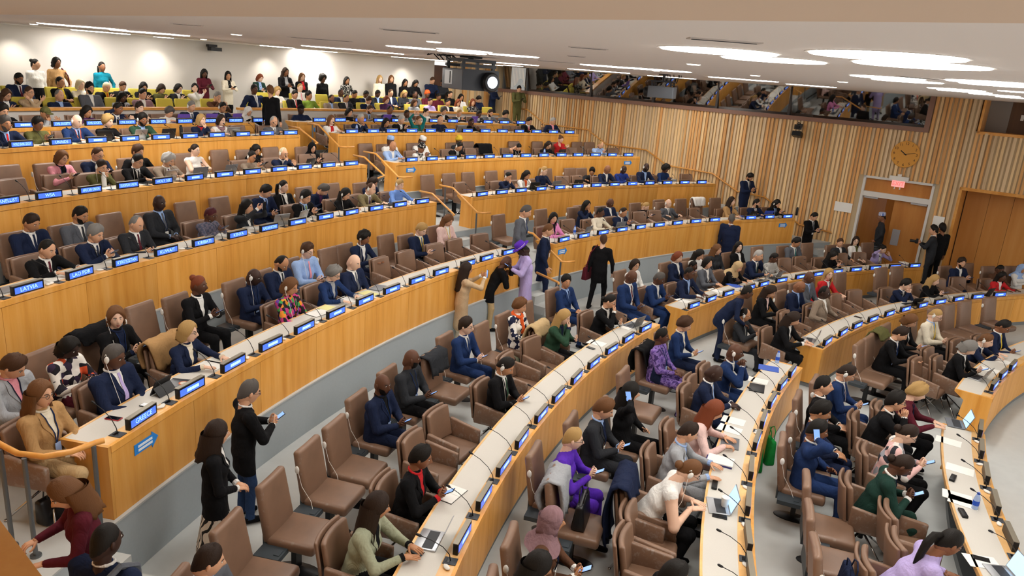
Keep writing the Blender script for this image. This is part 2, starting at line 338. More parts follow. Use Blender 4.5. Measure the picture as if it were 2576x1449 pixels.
# ================================================================ desks
ORD={'A':'front-row','B':'second-row','C':'third-row','D':'fourth-row','E':'fifth-row','F':'sixth-row','G':'seventh-row','H':'eighth-row'}
DESK={'A':(149.0,168),'A2':(118,142.2),'B':(146.1,171),'B2':(108.5,141.8),'C':(145.3,173),'C2':(112.6,141.5),'D':(145.0,170.0),'D2':(117.0,141.8),
 'E':(144.4,172),'E2':(119.1,141.4),'F':(144.7,169),'F2':(122.3,142.6),'G':(145.6,164),'G2':(124.7,143.1),'H':(146.2,162),'H2':(128.0,143.6)}
def rowphrase(k): return ORD[k[0]]+' desk '+('right' if len(k)>1 else 'left')+' of the aisle'
def desk(k):
    r=k[0]; R=RW[r]; a0,a1=DESK[k]; L=LV[r]; top=L+.75; zb=L+.09 if r in 'ABC' else top-.88
    mid=(a0+a1)/2; root=empty('desk',Matrix.Translation(pol(R+.25,mid,L)),'curved wooden '+ORD[r]+' desk with grey top, '+('right' if len(k)>1 else 'left')+' of the aisle','desk','curved rows of delegate desks')
    T=Matrix.Translation(-pol(R+.25,mid,L))
    def put(g,name,m,bw=0):
        me=g.me(name,[m]); me.transform(T)
        if bw: bev(me,bw,2)
        return ob(name,me,root)
    # front face: a run of veneer panels with fine joints
    n=max(3,round((a1-a0)*rad(1)*R/1.15)); da=(a1-a0)/n; gp=.0025/R*57.3
    for i in range(n):
        g=G(); g.arc(R,R+.03,a0+i*da+gp,a0+(i+1)*da-gp,zb,top-.075,n=max(2,int(da/1.0)+1)); put(g,'front_panel',M_wood)
    g=G(); g.arc(R-.006,R+.03,a0,a1,top-.068,top); put(g,'front_rail',M_wood)
    g=G(); g.arc(R+.03,R+.155,a0,a1,top-.035,top+.001); put(g,'ledge',M_woodt)
    g=G(); g.arc(R+.155,R+.48,a0,a1,top-.035,top-.004); put(g,'worktop',M_top)
    g=G(); g.arc(R+.48,R+.505,a0,a1,top-.05,top); put(g,'rear_edging',M_woodt)
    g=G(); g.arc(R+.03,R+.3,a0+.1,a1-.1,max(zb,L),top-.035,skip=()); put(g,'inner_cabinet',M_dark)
    if r in 'ABC':
        g=G(); g.arc(R+.02,R+.3,a0+.05,a1-.05,0,L+.09); put(g,'plinth',mat('plinth_grey',"7b7f80",.6))
    for a,sgn in ((a0,-1),(a1,1)):                   # end panels, narrower at the foot
        P=pol(R,a,0); u=(pol(R+1,a,0)-P).normalized(); t=Vector((-u.y,u.x,0))*sgn*.035
        pts=[(0,zb if r not in 'ABC' else L+.09),(.40,zb if r not in 'ABC' else L+.09),(.36,top-.14),(.505,top-.035),(.505,top),(0,top)]
        V=[P+u*x+Vector((0,0,z))+d for d in (Vector(),t) for x,z in pts]; m=len(pts)
        g=G(); g.add(V,[tuple(range(m)) if sgn<0 else tuple(range(m-1,-1,-1)),tuple(range(2*m-1,m-1,-1)) if sgn<0 else tuple(range(m,2*m))]+[((i,m+i,m+(i+1)%m,(i+1)%m) if sgn<0 else (i,(i+1)%m,m+(i+1)%m,m+i)) for i in range(m)]); put(g,'end_panel',M_wood)
    return root
DO={k:desk(k) for k in DESK}
# gallery parapets (white, oak capping)
for a0,a1,lb in ((146.2,162,'white gallery parapet with oak capping, left of the aisle'),(127.6,145.2,'white gallery parapet with oak capping, right of the aisle')):
    g=G(); g.arc(33.72*K,33.84*K,a0,a1,LV['H'],Z(3.69)); w=struct(g.ob('wall_parapet',[M_wall])); tag(w,lb)
    g=G(); g.arc(33.66*K,33.9*K,a0,a1,Z(3.69),Z(3.75)); g.ob('capping',[M_rail],w)
# blue arrow stickers on desk fronts
M_sky=mat('sticker_blue',"2f8be0",.5); M_skyt=mat('sticker_print',"e8f2fa",.6)
def sticker(k,a,flip,word):
    R=RW[k[0]]; L=LV[k[0]]; M=face_in(R-.004,a,L+.75-.2)
    g=G(); h=.055; w=.17; pts=[(-w,-h),(w*.45,-h),(w*.45,-h*1.6),(w,0),(w*.45,h*1.6),(w*.45,h),(-w,h)]
    sx=-1 if flip else 1; pts=[(-x*sx,z) for x,z in pts]; n=len(pts)
    g.add([(x,0,z) for x,z in pts]+[(x,.003,z) for x,z in pts],[tuple(range(n)),tuple(range(2*n-1,n-1,-1))]+[(i,(i+1)%n,n+(i+1)%n,n+i) for i in range(n)])
    e=g.ob('arrow_sticker',[M_sky],None,M); bpy_recalc(e.data)
    tag(e,'blue arrow sticker on the '+ORD[k[0]]+' desk front'+word,'sticker','blue arrow stickers on the desk fronts')
    for z in (.018,-.022):
        g=G(); g.box((.02*sx,.0045,z),(.2,.003,.024)); g.ob('print_line',[M_skyt],e)
def bpy_recalc(me):
    bm=bmesh.new(); bm.from_mesh(me); bmesh.ops.recalc_face_normals(bm,faces=bm.faces); bm.to_mesh(me); bm.free()
sticker('D',168.8,False,' by the near stair'); sticker('D2',141.0,False,' at the aisle'); sticker('D2',118.1,False,' near the slatted wall'); sticker('F2',141.5,False,' at the aisle'); sticker('F2',123.3,False,' near the slatted wall'); sticker('H2',142.3,False,' at the aisle')
# handrails
def railing(pts,posts,label,r=.024):
    pts=[Vector(p) for p in pts]; root=empty('handrail',Matrix.Translation(pts[0]),label,'handrail'); T=-pts[0]
    G().tube([p+T for p in pts],r,10).ob('rail',[M_rail],root,smooth=True)
    for p,z0 in posts:
        p=Vector(p); G().tube([p+T-Vector((0,0,.01)),Vector((p.x,p.y,z0+.02))+T],.02,10).lathe([(.045,0),(.045,.02)],12,0,Vector((p.x,p.y,z0))+T).ob('post',[M_grey],root,smooth=False)
    return root
def wallrail(pts,label):
    P=[wall(s,z,-.1) for s,z in pts]; root=empty('handrail',Matrix.Translation(P[0]),label,'handrail'); T=-P[0]
    G().tube([p+T for p in P],.025,8).ob('rail',[M_rail],root,smooth=True)
    for s,z in pts:
        G().tube([wall(s,z-.02,-.1)+T,wall(s,z-.06,0)+T],.01,6).ob('bracket',[M_rail],root)
wallrail([(-19.4,3.86),(-19.05,3.86),(-18.1,3.36),(-16.0,3.34),(-15.1,2.88),(-13.3,2.86),(-12.4,2.41),(-10.6,2.36),(-9.6,1.87),(-8.6,1.82),(-7.3,1.1),(-6.25,1.03)],'long oak handrail stepping down along the slatted side wall')
for k in 'DEFG':                                     # aisle rails on the left ends of the right-hand blocks
    R0=[r for kk,r,*_ in tier if kk==k][0]; z0,z1=[(b,c) for kk,_,_,b,c in tier if kk==k][0]
    a=DESK[k+'2'][1]+.55; Lz=z1+.93; Mz=z0+.9
    Mz=Lz-.46; pts=[pol(R0+.95,a,Lz),pol(R0+.5,a,Lz),pol(R0-.32,a,Mz),pol(R0-.42,a-.15,Mz),pol(R0-.48,a-.7,Mz)]
    railing(pts,[(pol(R0+.75,a,Lz),z1),(pol(R0-.3,a,Mz),z0)],'oak handrail on grey posts at the aisle end of the '+ORD[k]+' right block')
    if k!='D':
        a=DESK[k][0]-.5; pts=[pol(R0+.75,a,Lz-.05),pol(R0+.35,a,Lz-.05),pol(R0-.35,a,z0+1.1),pol(R0-.4,a+.7,z0+1.05)]
        railing(pts,[(pol(R0-.25,a+.2,z0+1.1),z0)],'short oak handrail beside the aisle end of the '+ORD[k]+' left block')
R0=RW['D']; railing([pol(R0-.3,144.5,1.05),pol(R0-.9,144.7,.98),pol(R0-.95,144.9,.98)],[(pol(R0-.85,144.7,1),0)],'short oak handrail at the foot of the aisle steps, left side')
# rail with posts at the near stair (bottom left)
P=[onz(-60,1075,LV['D']+.95),onz(0,1118,LV['D']+.95),onz(45,1141,LV['D']+.95),onz(110,1149,LV['D']+.95),onz(180,1136,LV['D']+.95),onz(245,1112,LV['D']+.95),onz(262,1108,LV['D']+.95)]
sm=[]
for i in range(len(P)-1):
    for t in (0,.5): sm.append(P[i].lerp(P[i+1],t))
rl=railing(sm+[P[-1]],[(onz(60,1150,LV['D']+.95),LV['D']),(onz(0,1128,LV['D']+.95),LV['D']),(onz(235,1119,LV['D']+.95),LV['D'])],'curved oak handrail on grey posts at the near stair',.026)
# ================================================================ chairs
def cushion(w,d,h,bw=.03,seg=3,bend=0,cut=6,wear=0):
    bm=bmesh.new(); bmesh.ops.create_cube(bm,size=1); bmesh.ops.scale(bm,vec=(w,d,h),verts=bm.verts)
    bmesh.ops.bevel(bm,geom=bm.edges[:],offset=bw,segments=seg,affect='EDGES',profile=.5)
    for x in np.linspace(-w/2+bw*1.5,w/2-bw*1.5,cut): bmesh.ops.bisect_plane(bm,geom=bm.verts[:]+bm.edges[:]+bm.faces[:],plane_co=(x,0,0),plane_no=(1,0,0))
    me=bpy.data.meshes.new('cushion'); bm.to_mesh(me); bm.free(); me.polygons.foreach_set('use_smooth',np.ones(len(me.polygons),dtype=bool)); return me
def warp(me,fn):
    n=len(me.vertices); a=np.empty(n*3); me.vertices.foreach_get('co',a); a=a.reshape(-1,3); a=fn(a); me.vertices.foreach_set('co',a.ravel()); me.update(); return me
def backm(w,t,h,bend,tilt,z,y,top=.9):
    me=cushion(w,t,h,min(t*.45,.035),3,0,8)
    def fn(a):
        x=a[:,0]; zz=a[:,2]/h+.5
        a[:,0]=x*(1-(1-top)*zz**2); a[:,1]+=bend*(a[:,0]/(w/2))**2-.0
        zl=a[:,2]+h/2; yy=a[:,1].copy(); c,s=math.cos(tilt),math.sin(tilt)
        a[:,1]=y+yy*c-zl*s; a[:,2]=z+zl*c+yy*s; return a
    return warp(me,fn)
CH_={}
def seatm(w,d,h,z,y,front=.02):
    me=cushion(w,d,h,.04,3)
    def fn(a):
        t=a[:,1]/d+.5; a[:,2]+=z-.0-.012*t+.012*np.sin(np.clip(t,0,1)*PI); a[:,1]+=y; a[:,0]*=(1+front*t); return a
    return warp(me,fn)
def setm(me,m): me.materials.clear(); me.materials.append(m); return me
# armchair at the desks
arm=[]
for sx in (-1,1):
    me=cushion(.055,.44,.30,.02,2)
    def fn(a,sx=sx):
        t=a[:,1]/.44+.5; a[:,2]=a[:,2]*(1-.25*t)+.555-.035*t; a[:,0]+=sx*(.275-.01*t); a[:,1]+=.03; return a
    arm.append(setm(warp(me,fn),M_leather))
g=G(); g.lathe([(.03,.2),(.03,.40)],10); g.box((0,0,.385),(.3,.3,.03)); pedc=g.me('pedestal',[M_black])
legs=[]
for sx in (-1,1):
    for sy in (-1,1): legs.append(G().tube([(sx*.03,sy*.03,.27),(sx*.26,sy*.26,.012)],[.013,.011],8).lathe([(.017,0),(.017,.014)],8,0,(sx*.26,sy*.26,0)).me('leg',[M_chrome],True))
ARM=[('seat',setm(seatm(.5,.5,.09,.43,.02),M_leather)),('backrest',setm(backm(.5,.06,.42,.05,.16,.47,-.2),M_leather)),('back_shell',setm(backm(.53,.035,.45,.055,.16,.44,-.265),M_leather)),('armrest',arm[0]),('armrest',arm[1]),('pedestal',pedc)]+[('leg',l) for l in legs]
# fixed armless chair of the rear rows
g=G(); g.box((0,-.02,.2),(.11,.055,.4)); g.box((0,-.03,.395),(.3,.36,.02)); colm=g.me('column',[M_black])
basem=G().lathe([(.19,0),(.19,.012),(.06,.03)],20).me('base',[M_black]); warp(basem,lambda a:a*np.array([.55,1.25,1]))
g=G(); g.box((0,0,0),(.46,.03,.22)); bp=warp(g.me('back_bracket',[mat('slate_steel',"3f474d",.5,.3)]),lambda a:a+np.array([0,-.235,.44]))
SIDE=[('seat',setm(seatm(.50,.50,.115,.435,.04),M_leather)),('backrest',setm(backm(.49,.085,.60,-.012,.17,.42,-.19,.93),M_leather)),('back_bracket',bp),('column',colm),('base',basem)]
brk=G(); brk.box((.34,-.1,.40),(.2,.26,.05)); brk.box((.34,-.02,.428),(.09,.06,.008)); brkm=brk.me('socket_bracket',[mat('slate_steel',"3f474d",.5,.3)])
# mustard gallery seat
gs_=[('seat',setm(seatm(.48,.46,.1,.42,.03),M_yellow)),('backrest',setm(backm(.47,.07,.50,.02,.2,.45,-.19,.94),M_yellow))]
for sx in (-1,1):
    g=G(); g.box((sx*.28,.02,.62),(.05,.36,.03)); me=bev(g.me('armrest',[M_rail]),.008,2); gs_.append(('armrest',me))
g=G(); g.box((0,-.02,.19),(.44,.1,.38)); gs_.append(('pedestal',g.me('pedestal',[M_black])))
GAL=gs_
KIND={'arm':(ARM,'chair','brown leather armchair'),'side':(SIDE,'chair','brown leather armless chair'),'gal':(GAL,'chair','mustard gallery seat')}
CHAIRS=[]
def chair(kind,M,label,group,bracket=False,lod=False):
    parts,cat,_=KIND[kind]; o=empty('chair' if kind!='gal' else 'gallery_seat',M,label,cat,group)
    for nm,me in parts:
        if lod and nm in('base','pedestal'): continue
        ob(nm,me,o)
    if bracket: ob('socket_bracket',brkm,o)
    CHAIRS.append(o); return o
# ================================================================ ceiling lamps, downlights, vents
M_lamp=mat('lamp_opal',"fffaf3",.5,emit=LAMP); M_rim=mat('lamp_rim',"e4e0da",.5)
lampg=G().lathe([(.40,-.012),(.41,-.006),(.41,.0)],40).me('lamp_disc',[M_lamp]); rimg=G().lathe([(.43,-.004),(.43,.0)],40).me('lamp_rim',[M_rim])
def lamp(x,y,s=1,label='round flush ceiling lamp with opal disc'):
    o=empty('ceiling_lamp',Matrix.Translation((x,y,ZC))@Matrix.Scale(s,4),label,'lamp','round ceiling lamps'); ob('diffuser',lampg,o); ob('rim',rimg,o); LAMPS.append(o)
LAMPS=[]
strips=[(1658,1957,127),(1815,2075,149),(2040,2417,139),(2153,2478,162),(2143,2322,194),(2197,2366,203),(2388,2600,206),(2423,2650,213),(2338,2472,224),(2362,2488,229),(2443,2559,238),(2511,2620,246),(2519,2620,231),
(1979,2102,215),(1782,1957,199),(1459,1625,167),(1573,1739,175),(1427,1585,178),(1629,1751,194),(970,1098,119),(1096,1240,126),(1098,1226,131),(1226,1358,139),(985,1140,148),(1156,1356,157),(1216,1266,163),(1266,1317,165),
(103,310,66),(280,402,79),(345,474,84),(185,323,80),(302,388,90),(388,435,94),(655,740,117),(740,848,127),(760,940,121),(900,1016,131)]
for l,r,y in strips:
    c=(l+r)/2; w=onz(c,y,ZC); a=onz(l,y-(c-l)*.05,ZC); b=onz(r,y+(r-c)*.05,ZC); L=(Vector((b.x,b.y,0))-Vector((a.x,a.y,0))).length
    dep=(w-Vector((0,0,CH))).dot(_f); L=(r-l)/FPX*dep; n=max(1,round(L/.62)) if L>1.0 else 1
    d=Vector((_cr.x,_cr.y,0)).normalized(); sc=min(1.2,max(.6,L/.84)) if n==1 else 1
    for i in range(n):
        t=0 if n==1 else (i/(n-1)-.5)*(L-.82)
        lamp(w.x+d.x*t,w.y+d.y*t,sc,'')
# the same lamps go on over the part of the hall outside the picture
rl=random.Random(5)
for gx in range(2,26,4):
    for gy in range(-2,20,4):
        p=onz(1288,700,0); w=Vector((gx,gy,0))
        if w.dot(WN)<WO-1.5 and (gx>7 or gy<2) and not (gx>8 and gy>9 and gx<gy*1.05): 
            if w.y<.62*w.x: lamp(gx,gy,1,'')
_A=Vector((-5.06,7.37))*K; _B=Vector((1.07,1.56))*K; _d=(_B-_A).normalized(); _n=Vector((-_d.y,_d.x)); _n=_n if _n.dot(-_A)<0 else -_n
for i in range(5):
    q=_A-_d*2.2+_d*(i*1.25); lamp(q.x+_n.x*.1,q.y+_n.y*.1,1,'')  # unseen lamps added behind the soffit edge to brighten the near left seats
def lamp_labels():
    vis=sorted(LAMPS,key=lambda o:-o.location.length)
    for i,o in enumerate(vis): o['label']='round flush ceiling lamp with bright opal disc'
lamp_labels()
M_dl=mat('downlight',"fff1dc",.5,emit=6); dlg=G().lathe([(.06,-.008),(.075,0)],16)
for k,(x,y) in enumerate([(1092,105),(595,87),(512,99),(1745,162),(1650,178),(1900,190),(2120,206),(85,61)]):
    w=onz(x,y,ZC); tag(dlg.ob('downlight',[M_dl],None,Matrix.Translation(w)),'small recessed round downlight in the white ceiling','lamp','recessed downlights')
for k,(x,y,wd) in enumerate([(660,131,.5),(470,61,.3),(1480,120,.3),(1450,141,.2),(1400,155,.6),(1822,101,.35),(1030,77,.4),(805,98,.8),(2330,196,.5)]):
    w=onz(x,y,ZC); g=G(); g.box((0,0,-.003),(wd,.1,.006)); g.box((0,0,-.007),(wd*.9,.02,.003),1); tag(g.ob('ceiling_vent',[mat('vent_grey',"c4beb8",.6),M_dark],None,Matrix.Translation(w)),'slim grey air slot in the white ceiling','vent','air slots in the ceiling')
# wall washers over the back wall
for i,a in enumerate((158.5,152.3,146.2,140.3,136.9,131.5)):
    l=bpy.data.lights.new('wall_washer','SPOT'); l.energy=45; l.spot_size=rad(95); l.spot_blend=.9; l.color=(1,.93,.82); l.shadow_soft_size=.05
    p=pol(36.3*K,a,ZC-.05); o=bpy.data.objects.new('wall_washer',l); COL.objects.link(o); d=(pol(36.95*K,a,3.3)-p).normalized()
    o.matrix_world=Matrix.Translation(p)@d.to_track_quat('-Z','Y').to_matrix().to_4x4()
    tag(o,'recessed wall washer throwing a pool of light on the white wall','lamp','wall washers over the back wall')
# ================================================================ people: one continuous body surface grown from a distance field
class SDF:
    def __init__(s): s.p=[]
    def seg(s,a,b,ra,rb,lab,sx=1.0,ax=None,k=.035):     # round cone; sx>1 widens it along ax
        s.p.append((np.array(a,float),np.array(b,float),ra,rb,lab,sx,None if ax is None else np.array(ax,float)/np.linalg.norm(ax),k))
    def one(s,q,P):
        a,b,ra,rb,lab,sx,ax,k=q
        d=b-a; L2=max(d@d,1e-9)
        R=P-a
        t=np.clip((R@d)/L2,0,1); V=R-t[...,None]*d; r=ra+(rb-ra)*t
        if ax is not None and sx!=1:
            u=V@ax; V=V-ax*(u*(1-1/sx))[...,None]
            return np.sqrt((V*V).sum(-1))-r
        return np.sqrt((V*V).sum(-1))-r
    def ev(s,P,labs=None):
        D=np.full(P.shape[:-1],.5)
        for q in s.p:
            if labs and q[4] not in labs: continue
            e=s.one(q,P); k=q[7]; h=np.clip(.5+.5*(D-e)/k,0,1); D=D*(1-h)+e*h-k*h*(1-h)
        return D
    def mesh(s,h):
        lo=np.min([np.minimum(q[0]-q[2]*q[5],q[1]-q[3]*q[5]) for q in s.p],0)-2*h; hi=np.max([np.maximum(q[0]+q[2]*q[5],q[1]+q[3]*q[5]) for q in s.p],0)+2*h
        n=np.ceil((hi-lo)/h).astype(int)+1
        D=np.full(n,.3,np.float32); Lb=np.zeros(n,np.int8); Bst=np.full(n,9.,np.float32)
        ax=[lo[i]+h*np.arange(n[i]) for i in range(3)]
        for q in s.p:
            m=max(q[2],q[3])*q[5]+.06; l=np.minimum(q[0],q[1])-m; u=np.maximum(q[0],q[1])+m
            i0=np.maximum(((l-lo)/h).astype(int),0); i1=np.minimum(((u-lo)/h).astype(int)+2,n)
            sl=tuple(slice(i0[i],i1[i]) for i in range(3))
            P=np.stack(np.meshgrid(*[ax[i][i0[i]:i1[i]] for i in range(3)],indexing='ij'),-1).astype(np.float32)
            e=s.one(q,P).astype(np.float32); d=D[sl]; k=q[7]; hh=np.clip(.5+.5*(d-e)/k,0,1)
            D[sl]=d*(1-hh)+e*hh-k*hh*(1-hh)
            bb=Bst[sl]; w=e<bb; Lb[sl]=np.where(w,q[4],Lb[sl]); Bst[sl]=np.where(w,e,bb)
        return snets(D,Lb,lo,h)
def snets(D,Lb,lo,h):
    ins=D<0; c=[ins[i:ins.shape[0]-1+i,j:ins.shape[1]-1+j,k:ins.shape[2]-1+k] for i in (0,1) for j in (0,1) for k in (0,1)]
    s=sum(x.astype(np.int8) for x in c); act=(s>0)&(s<8); I=np.argwhere(act); N=len(I)
    idx=np.full(act.shape,-1,np.int32); idx[act]=np.arange(N)
    off=np.array([(i,j,k) for i in (0,1) for j in (0,1) for k in (0,1)])
    cv=np.stack([D[tuple((I+o).T)] for o in off],1)
    acc=np.zeros((N,3)); cnt=np.zeros(N)
    for a in range(8):
        for b in range(a+1,8):
            if np.abs(off[a]-off[b]).sum()!=1: continue
            va,vb=cv[:,a],cv[:,b]; w=(va<0)!=(vb<0); t=np.where(w,va/np.where(va==vb,1,va-vb),0)
            acc+=np.where(w[:,None],off[a]+t[:,None]*(off[b]-off[a]),0); cnt+=w
    V=lo+h*(I+acc/cnt[:,None])
    lab=Lb[tuple((I+(acc/cnt[:,None]).round().astype(int)).T)]
    F=[]
    for ax in range(3):
        o1,o2=[(1,2),(2,0),(0,1)][ax]
        sl0=[slice(1,-1)]*3; sl0[ax]=slice(0,-1); sl1=[slice(1,-1)]*3; sl1[ax]=slice(1,None)
        A=ins[tuple(sl0)]; B=ins[tuple(sl1)]
        for flip,mask in ((0,A&~B),(1,B&~A)):
            E=np.argwhere(mask)
            if not len(E): continue
            E=E+np.array([0 if i==ax else 1 for i in range(3)])
            d1=np.zeros(3,int); d1[o1]=1; d2=np.zeros(3,int); d2[o2]=1
            q=[idx[tuple((E-x).T)] for x in (d1*0,d1,d1+d2,d2)]
            q=np.stack(q if not flip else q[::-1],1); F.append(q[(q>=0).all(1)])
    F=np.concatenate(F); return V,F,lab
def ik(S,T,l1,l2,pole):
    S=np.array(S,float);T=np.array(T,float);d=T-S;L=np.linalg.norm(d); L_=min(L,(l1+l2)*.999)
    u=d/max(L,1e-6); T=S+u*L_; a=(l1*l1-l2*l2+L_*L_)/(2*L_); hgt=math.sqrt(max(l1*l1-a*a,1e-6))
    p=np.array(pole,float); p=p-u*(p@u); p/=max(np.linalg.norm(p),1e-6); return S+u*a+p*hgt,T
# hand: palm, four unequal fingers and a thumb from the side of the palm; +Y along the hand, palm faces -Z
def handmesh(curl,n=6,spread=1.0):
    g=G()
    g.ell((0,.045,0),(.040,.052,.016),10,6)
    g.tube([(0,-.03,0),(0,.02,0)],[.024,.028],n)
    for x,L,b in ((-.030,.062,.078),(-.010,.076,.086),(.011,.080,.088),(.031,.072,.082)):
        p=Vector((x*.95,b,0)); a=0; pts=[Vector((x*.85,b-.03,0)),p]; sp=x*.12*spread
        for k,fr in enumerate((.45,.32,.23)):
            a+=curl*(.75 if k==0 else 1.1); p=p+Vector((sp*fr*2,math.cos(a)*L*fr,-math.sin(a)*L*fr)); pts.append(p.copy())
        g.tube(pts,[.0095,.0092,.0085,.0078,.0052],n)
    p=Vector((.034,.022,-.004)); g.tube([Vector((.018,.008,0)),p,p+Vector((.026,.026,-.012)),p+Vector((.036,.05,-.022)),p+Vector((.036,.068,-.026))],[.014,.013,.0112,.0095,.006],n)
    return np.array(g.v),[list(f) for f in g.f]
HANDS={k:handmesh(c,6 if k!='lo' else 4) for k,c in (('relax',.42),('flat',.13),('grip',.72),('fist',1.05))}
HANDS5={k:handmesh(c,5) for k,c in (('relax',.42),('flat',.13),('grip',.72),('fist',1.05))}
# head: shaped lat/long surface with brow, sockets, nose, lips, chin; +Y is the face
def headsurf(d,f=0):
    x,y,z=d[...,0],d[...,1],d[...,2]
    g=lambda cx,cz,sx,sz:np.exp(-((x-cx)/sx)**2-((z-cz)/sz)**2)*np.clip(y*3,0,1)
    low=np.clip(-z,0,1); P=np.stack([x*.076,y*.094,z*.118],-1)
    P[...,0]*=1-.30*low**1.5+.03*np.clip(z,0,1)
    P[...,1]+=np.where(y>0,low*.010,-low*.030*np.clip(-y,0,1)*1.5)
    P[...,1]-=.020*np.clip(-z-.35,0,1)*(y<0)
    P[...,1]+=.027*g(0,-.16,.13,.20)+.010*g(0,-.02,.12,.22)+.006*g(0,.27,.45,.10)
    P[...,1]-=.010*(g(.36,.10,.18,.13)+g(-.36,.10,.18,.13))
    P[...,1]+=.006*g(0,-.50,.22,.09)+.005*g(0,-.63,.2,.06)+.008*g(0,-.86,.3,.14)-.004*g(0,-.57,.22,.03)
    P[...,2]-=.004*low
    return P
def headgrid(nl,na):
    el=np.concatenate([np.linspace(-90,90,nl+1)]); u=np.linspace(0,2*PI,na,endpoint=False); az=u-.35*np.sin(u)  # denser at the face (az 0 = +Y)
    E,A_=np.meshgrid(np.radians(el[1:-1]),az,indexing='ij')
    d=np.stack([np.cos(E)*np.sin(A_),np.cos(E)*np.cos(A_),np.sin(E)],-1); return d
HG={}
def headbase(nl,na):
    if (nl,na) in HG: return HG[nl,na]
    d=headgrid(nl,na); P=headsurf(d); V=P.reshape(-1,3); n0=len(V)
    V=np.vstack([V,[[0,-.01,-.118],[0,0,.118]]]); F=[];m=[]
    R=nl-1
    for i in range(R-1):
        for j in range(na):
            F.append((i*na+j,i*na+(j+1)%na,(i+1)*na+(j+1)%na,(i+1)*na+j))
            c=(d[i,j]+d[i+1,(j+1)%na])/2; lip=abs(c[0])<.2 and -.66<c[2]<-.46 and c[1]>0
            m.append(6 if lip else 1)
    for j in range(na): F.append((n0,(j+1)%na,j)); m.append(1); F.append((n0+1,(R-1)*na+j,(R-1)*na+(j+1)%na)); m.append(1)
    g=G(); g.v=[tuple(p) for p in V]; g.f=F; g.m=m
    for s in (-1,1):
        g.ell((s*.077,-.008,-.004),(.011,.018,.031),6,5,1,Matrix.Rotation(s*-.25,3,'Z'))
        g.ell((s*.029,.083,.012),(.0125,.006,.0065),6,4,7); g.ell((s*.029,.0885,.012),(.0055,.003,.0058),6,4,8)
        g.tube([(s*.012,.0925,.028),(s*.030,.0905,.033),(s*.047,.076,.029)],[.0028,.0042,.002],4,8)
    HG[nl,na]=(np.array(g.v),[list(f) for f in g.f],list(g.m)); return HG[nl,na]
def sph(az,el): return np.stack([np.cos(el)*np.sin(az),np.cos(el)*np.cos(az),np.sin(el)],-1)
def lerp_az(az,fr,sd,bk):   # value by azimuth: front, side, back
    c=np.cos(az); return np.where(c>0,sd+(fr-sd)*c**1.5,sd+(bk-sd)*np.abs(c)**1.2)
def shell(az,els,thick,seed=0,rough=0.0,n=9,rimin=-.003,taper=True):
    V=[];na=len(az)
    for i in range(n+1):
        t=i/n; el=np.radians(88)+(np.radians(els)-np.radians(88))*t
        d=sph(az,el); p=headsurf(d); nrm=d/np.linalg.norm(d,axis=-1,keepdims=True)
        th=thick*((1-.25*t)*np.minimum(1,(1-t)*6+.25) if not taper else (1-t**(2.2 if taper==True else 5))) if i<n else np.full(na,rimin)
        if i<n and rough: th=th*(1+rough*np.sin(az*9+i*1.7+seed)*np.sin(az*4+i*2.3)+rough*.6*RNG.uniform(-1,1,na))
        V.append(p+nrm*np.asarray(th).reshape(-1,1))
    V=np.array(V); F=[]
    for i in range(n):
        for j in range(na): F.append((i*na+j,(i+1)*na+j,(i+1)*na+(j+1)%na,i*na+(j+1)%na))
    return V.reshape(-1,3),F+[tuple(range(na-1,-1,-1))][:0]+[(tuple(range(na)))]
def curtain(a0,a1,z0,L,r0,r1,back=.0,n=6,na=13,wave=.012,seed=0,thick=.018):
    az=np.linspace(rad(a0),rad(a1),na); V=[];F=[]
    for lay in (1,0):
        for i in range(n+1):
            t=i/n; rx=(r0+(r1-r0)*t)-(0 if lay else thick); w=wave*np.sin(az*11+t*9+seed)*t
            V.append(np.stack([np.sin(az)*(rx*.92+w),np.cos(az)*(rx*1.08+w)-.012-back*t,np.full(na,z0-L*t)+.015*np.cos(az*5+seed)*t],-1))
    V=np.array(V).reshape(-1,3); S=(n+1)*na
    for i in range(n):
        for j in range(na-1):
            a=i*na+j; F.append((a,a+na,a+na+1,a+1)); F.append((S+a,S+a+1,S+a+na+1,S+a+na))
    for j in range(na-1): a=n*na+j; F.append((a,S+a,S+a+1,a+1))
    for i in range(n):
        for j in (0,na-1): a=i*na+j; q=(a,S+a,S+a+na,a+na); F.append(q if j==0 else q[::-1])
    return V,F
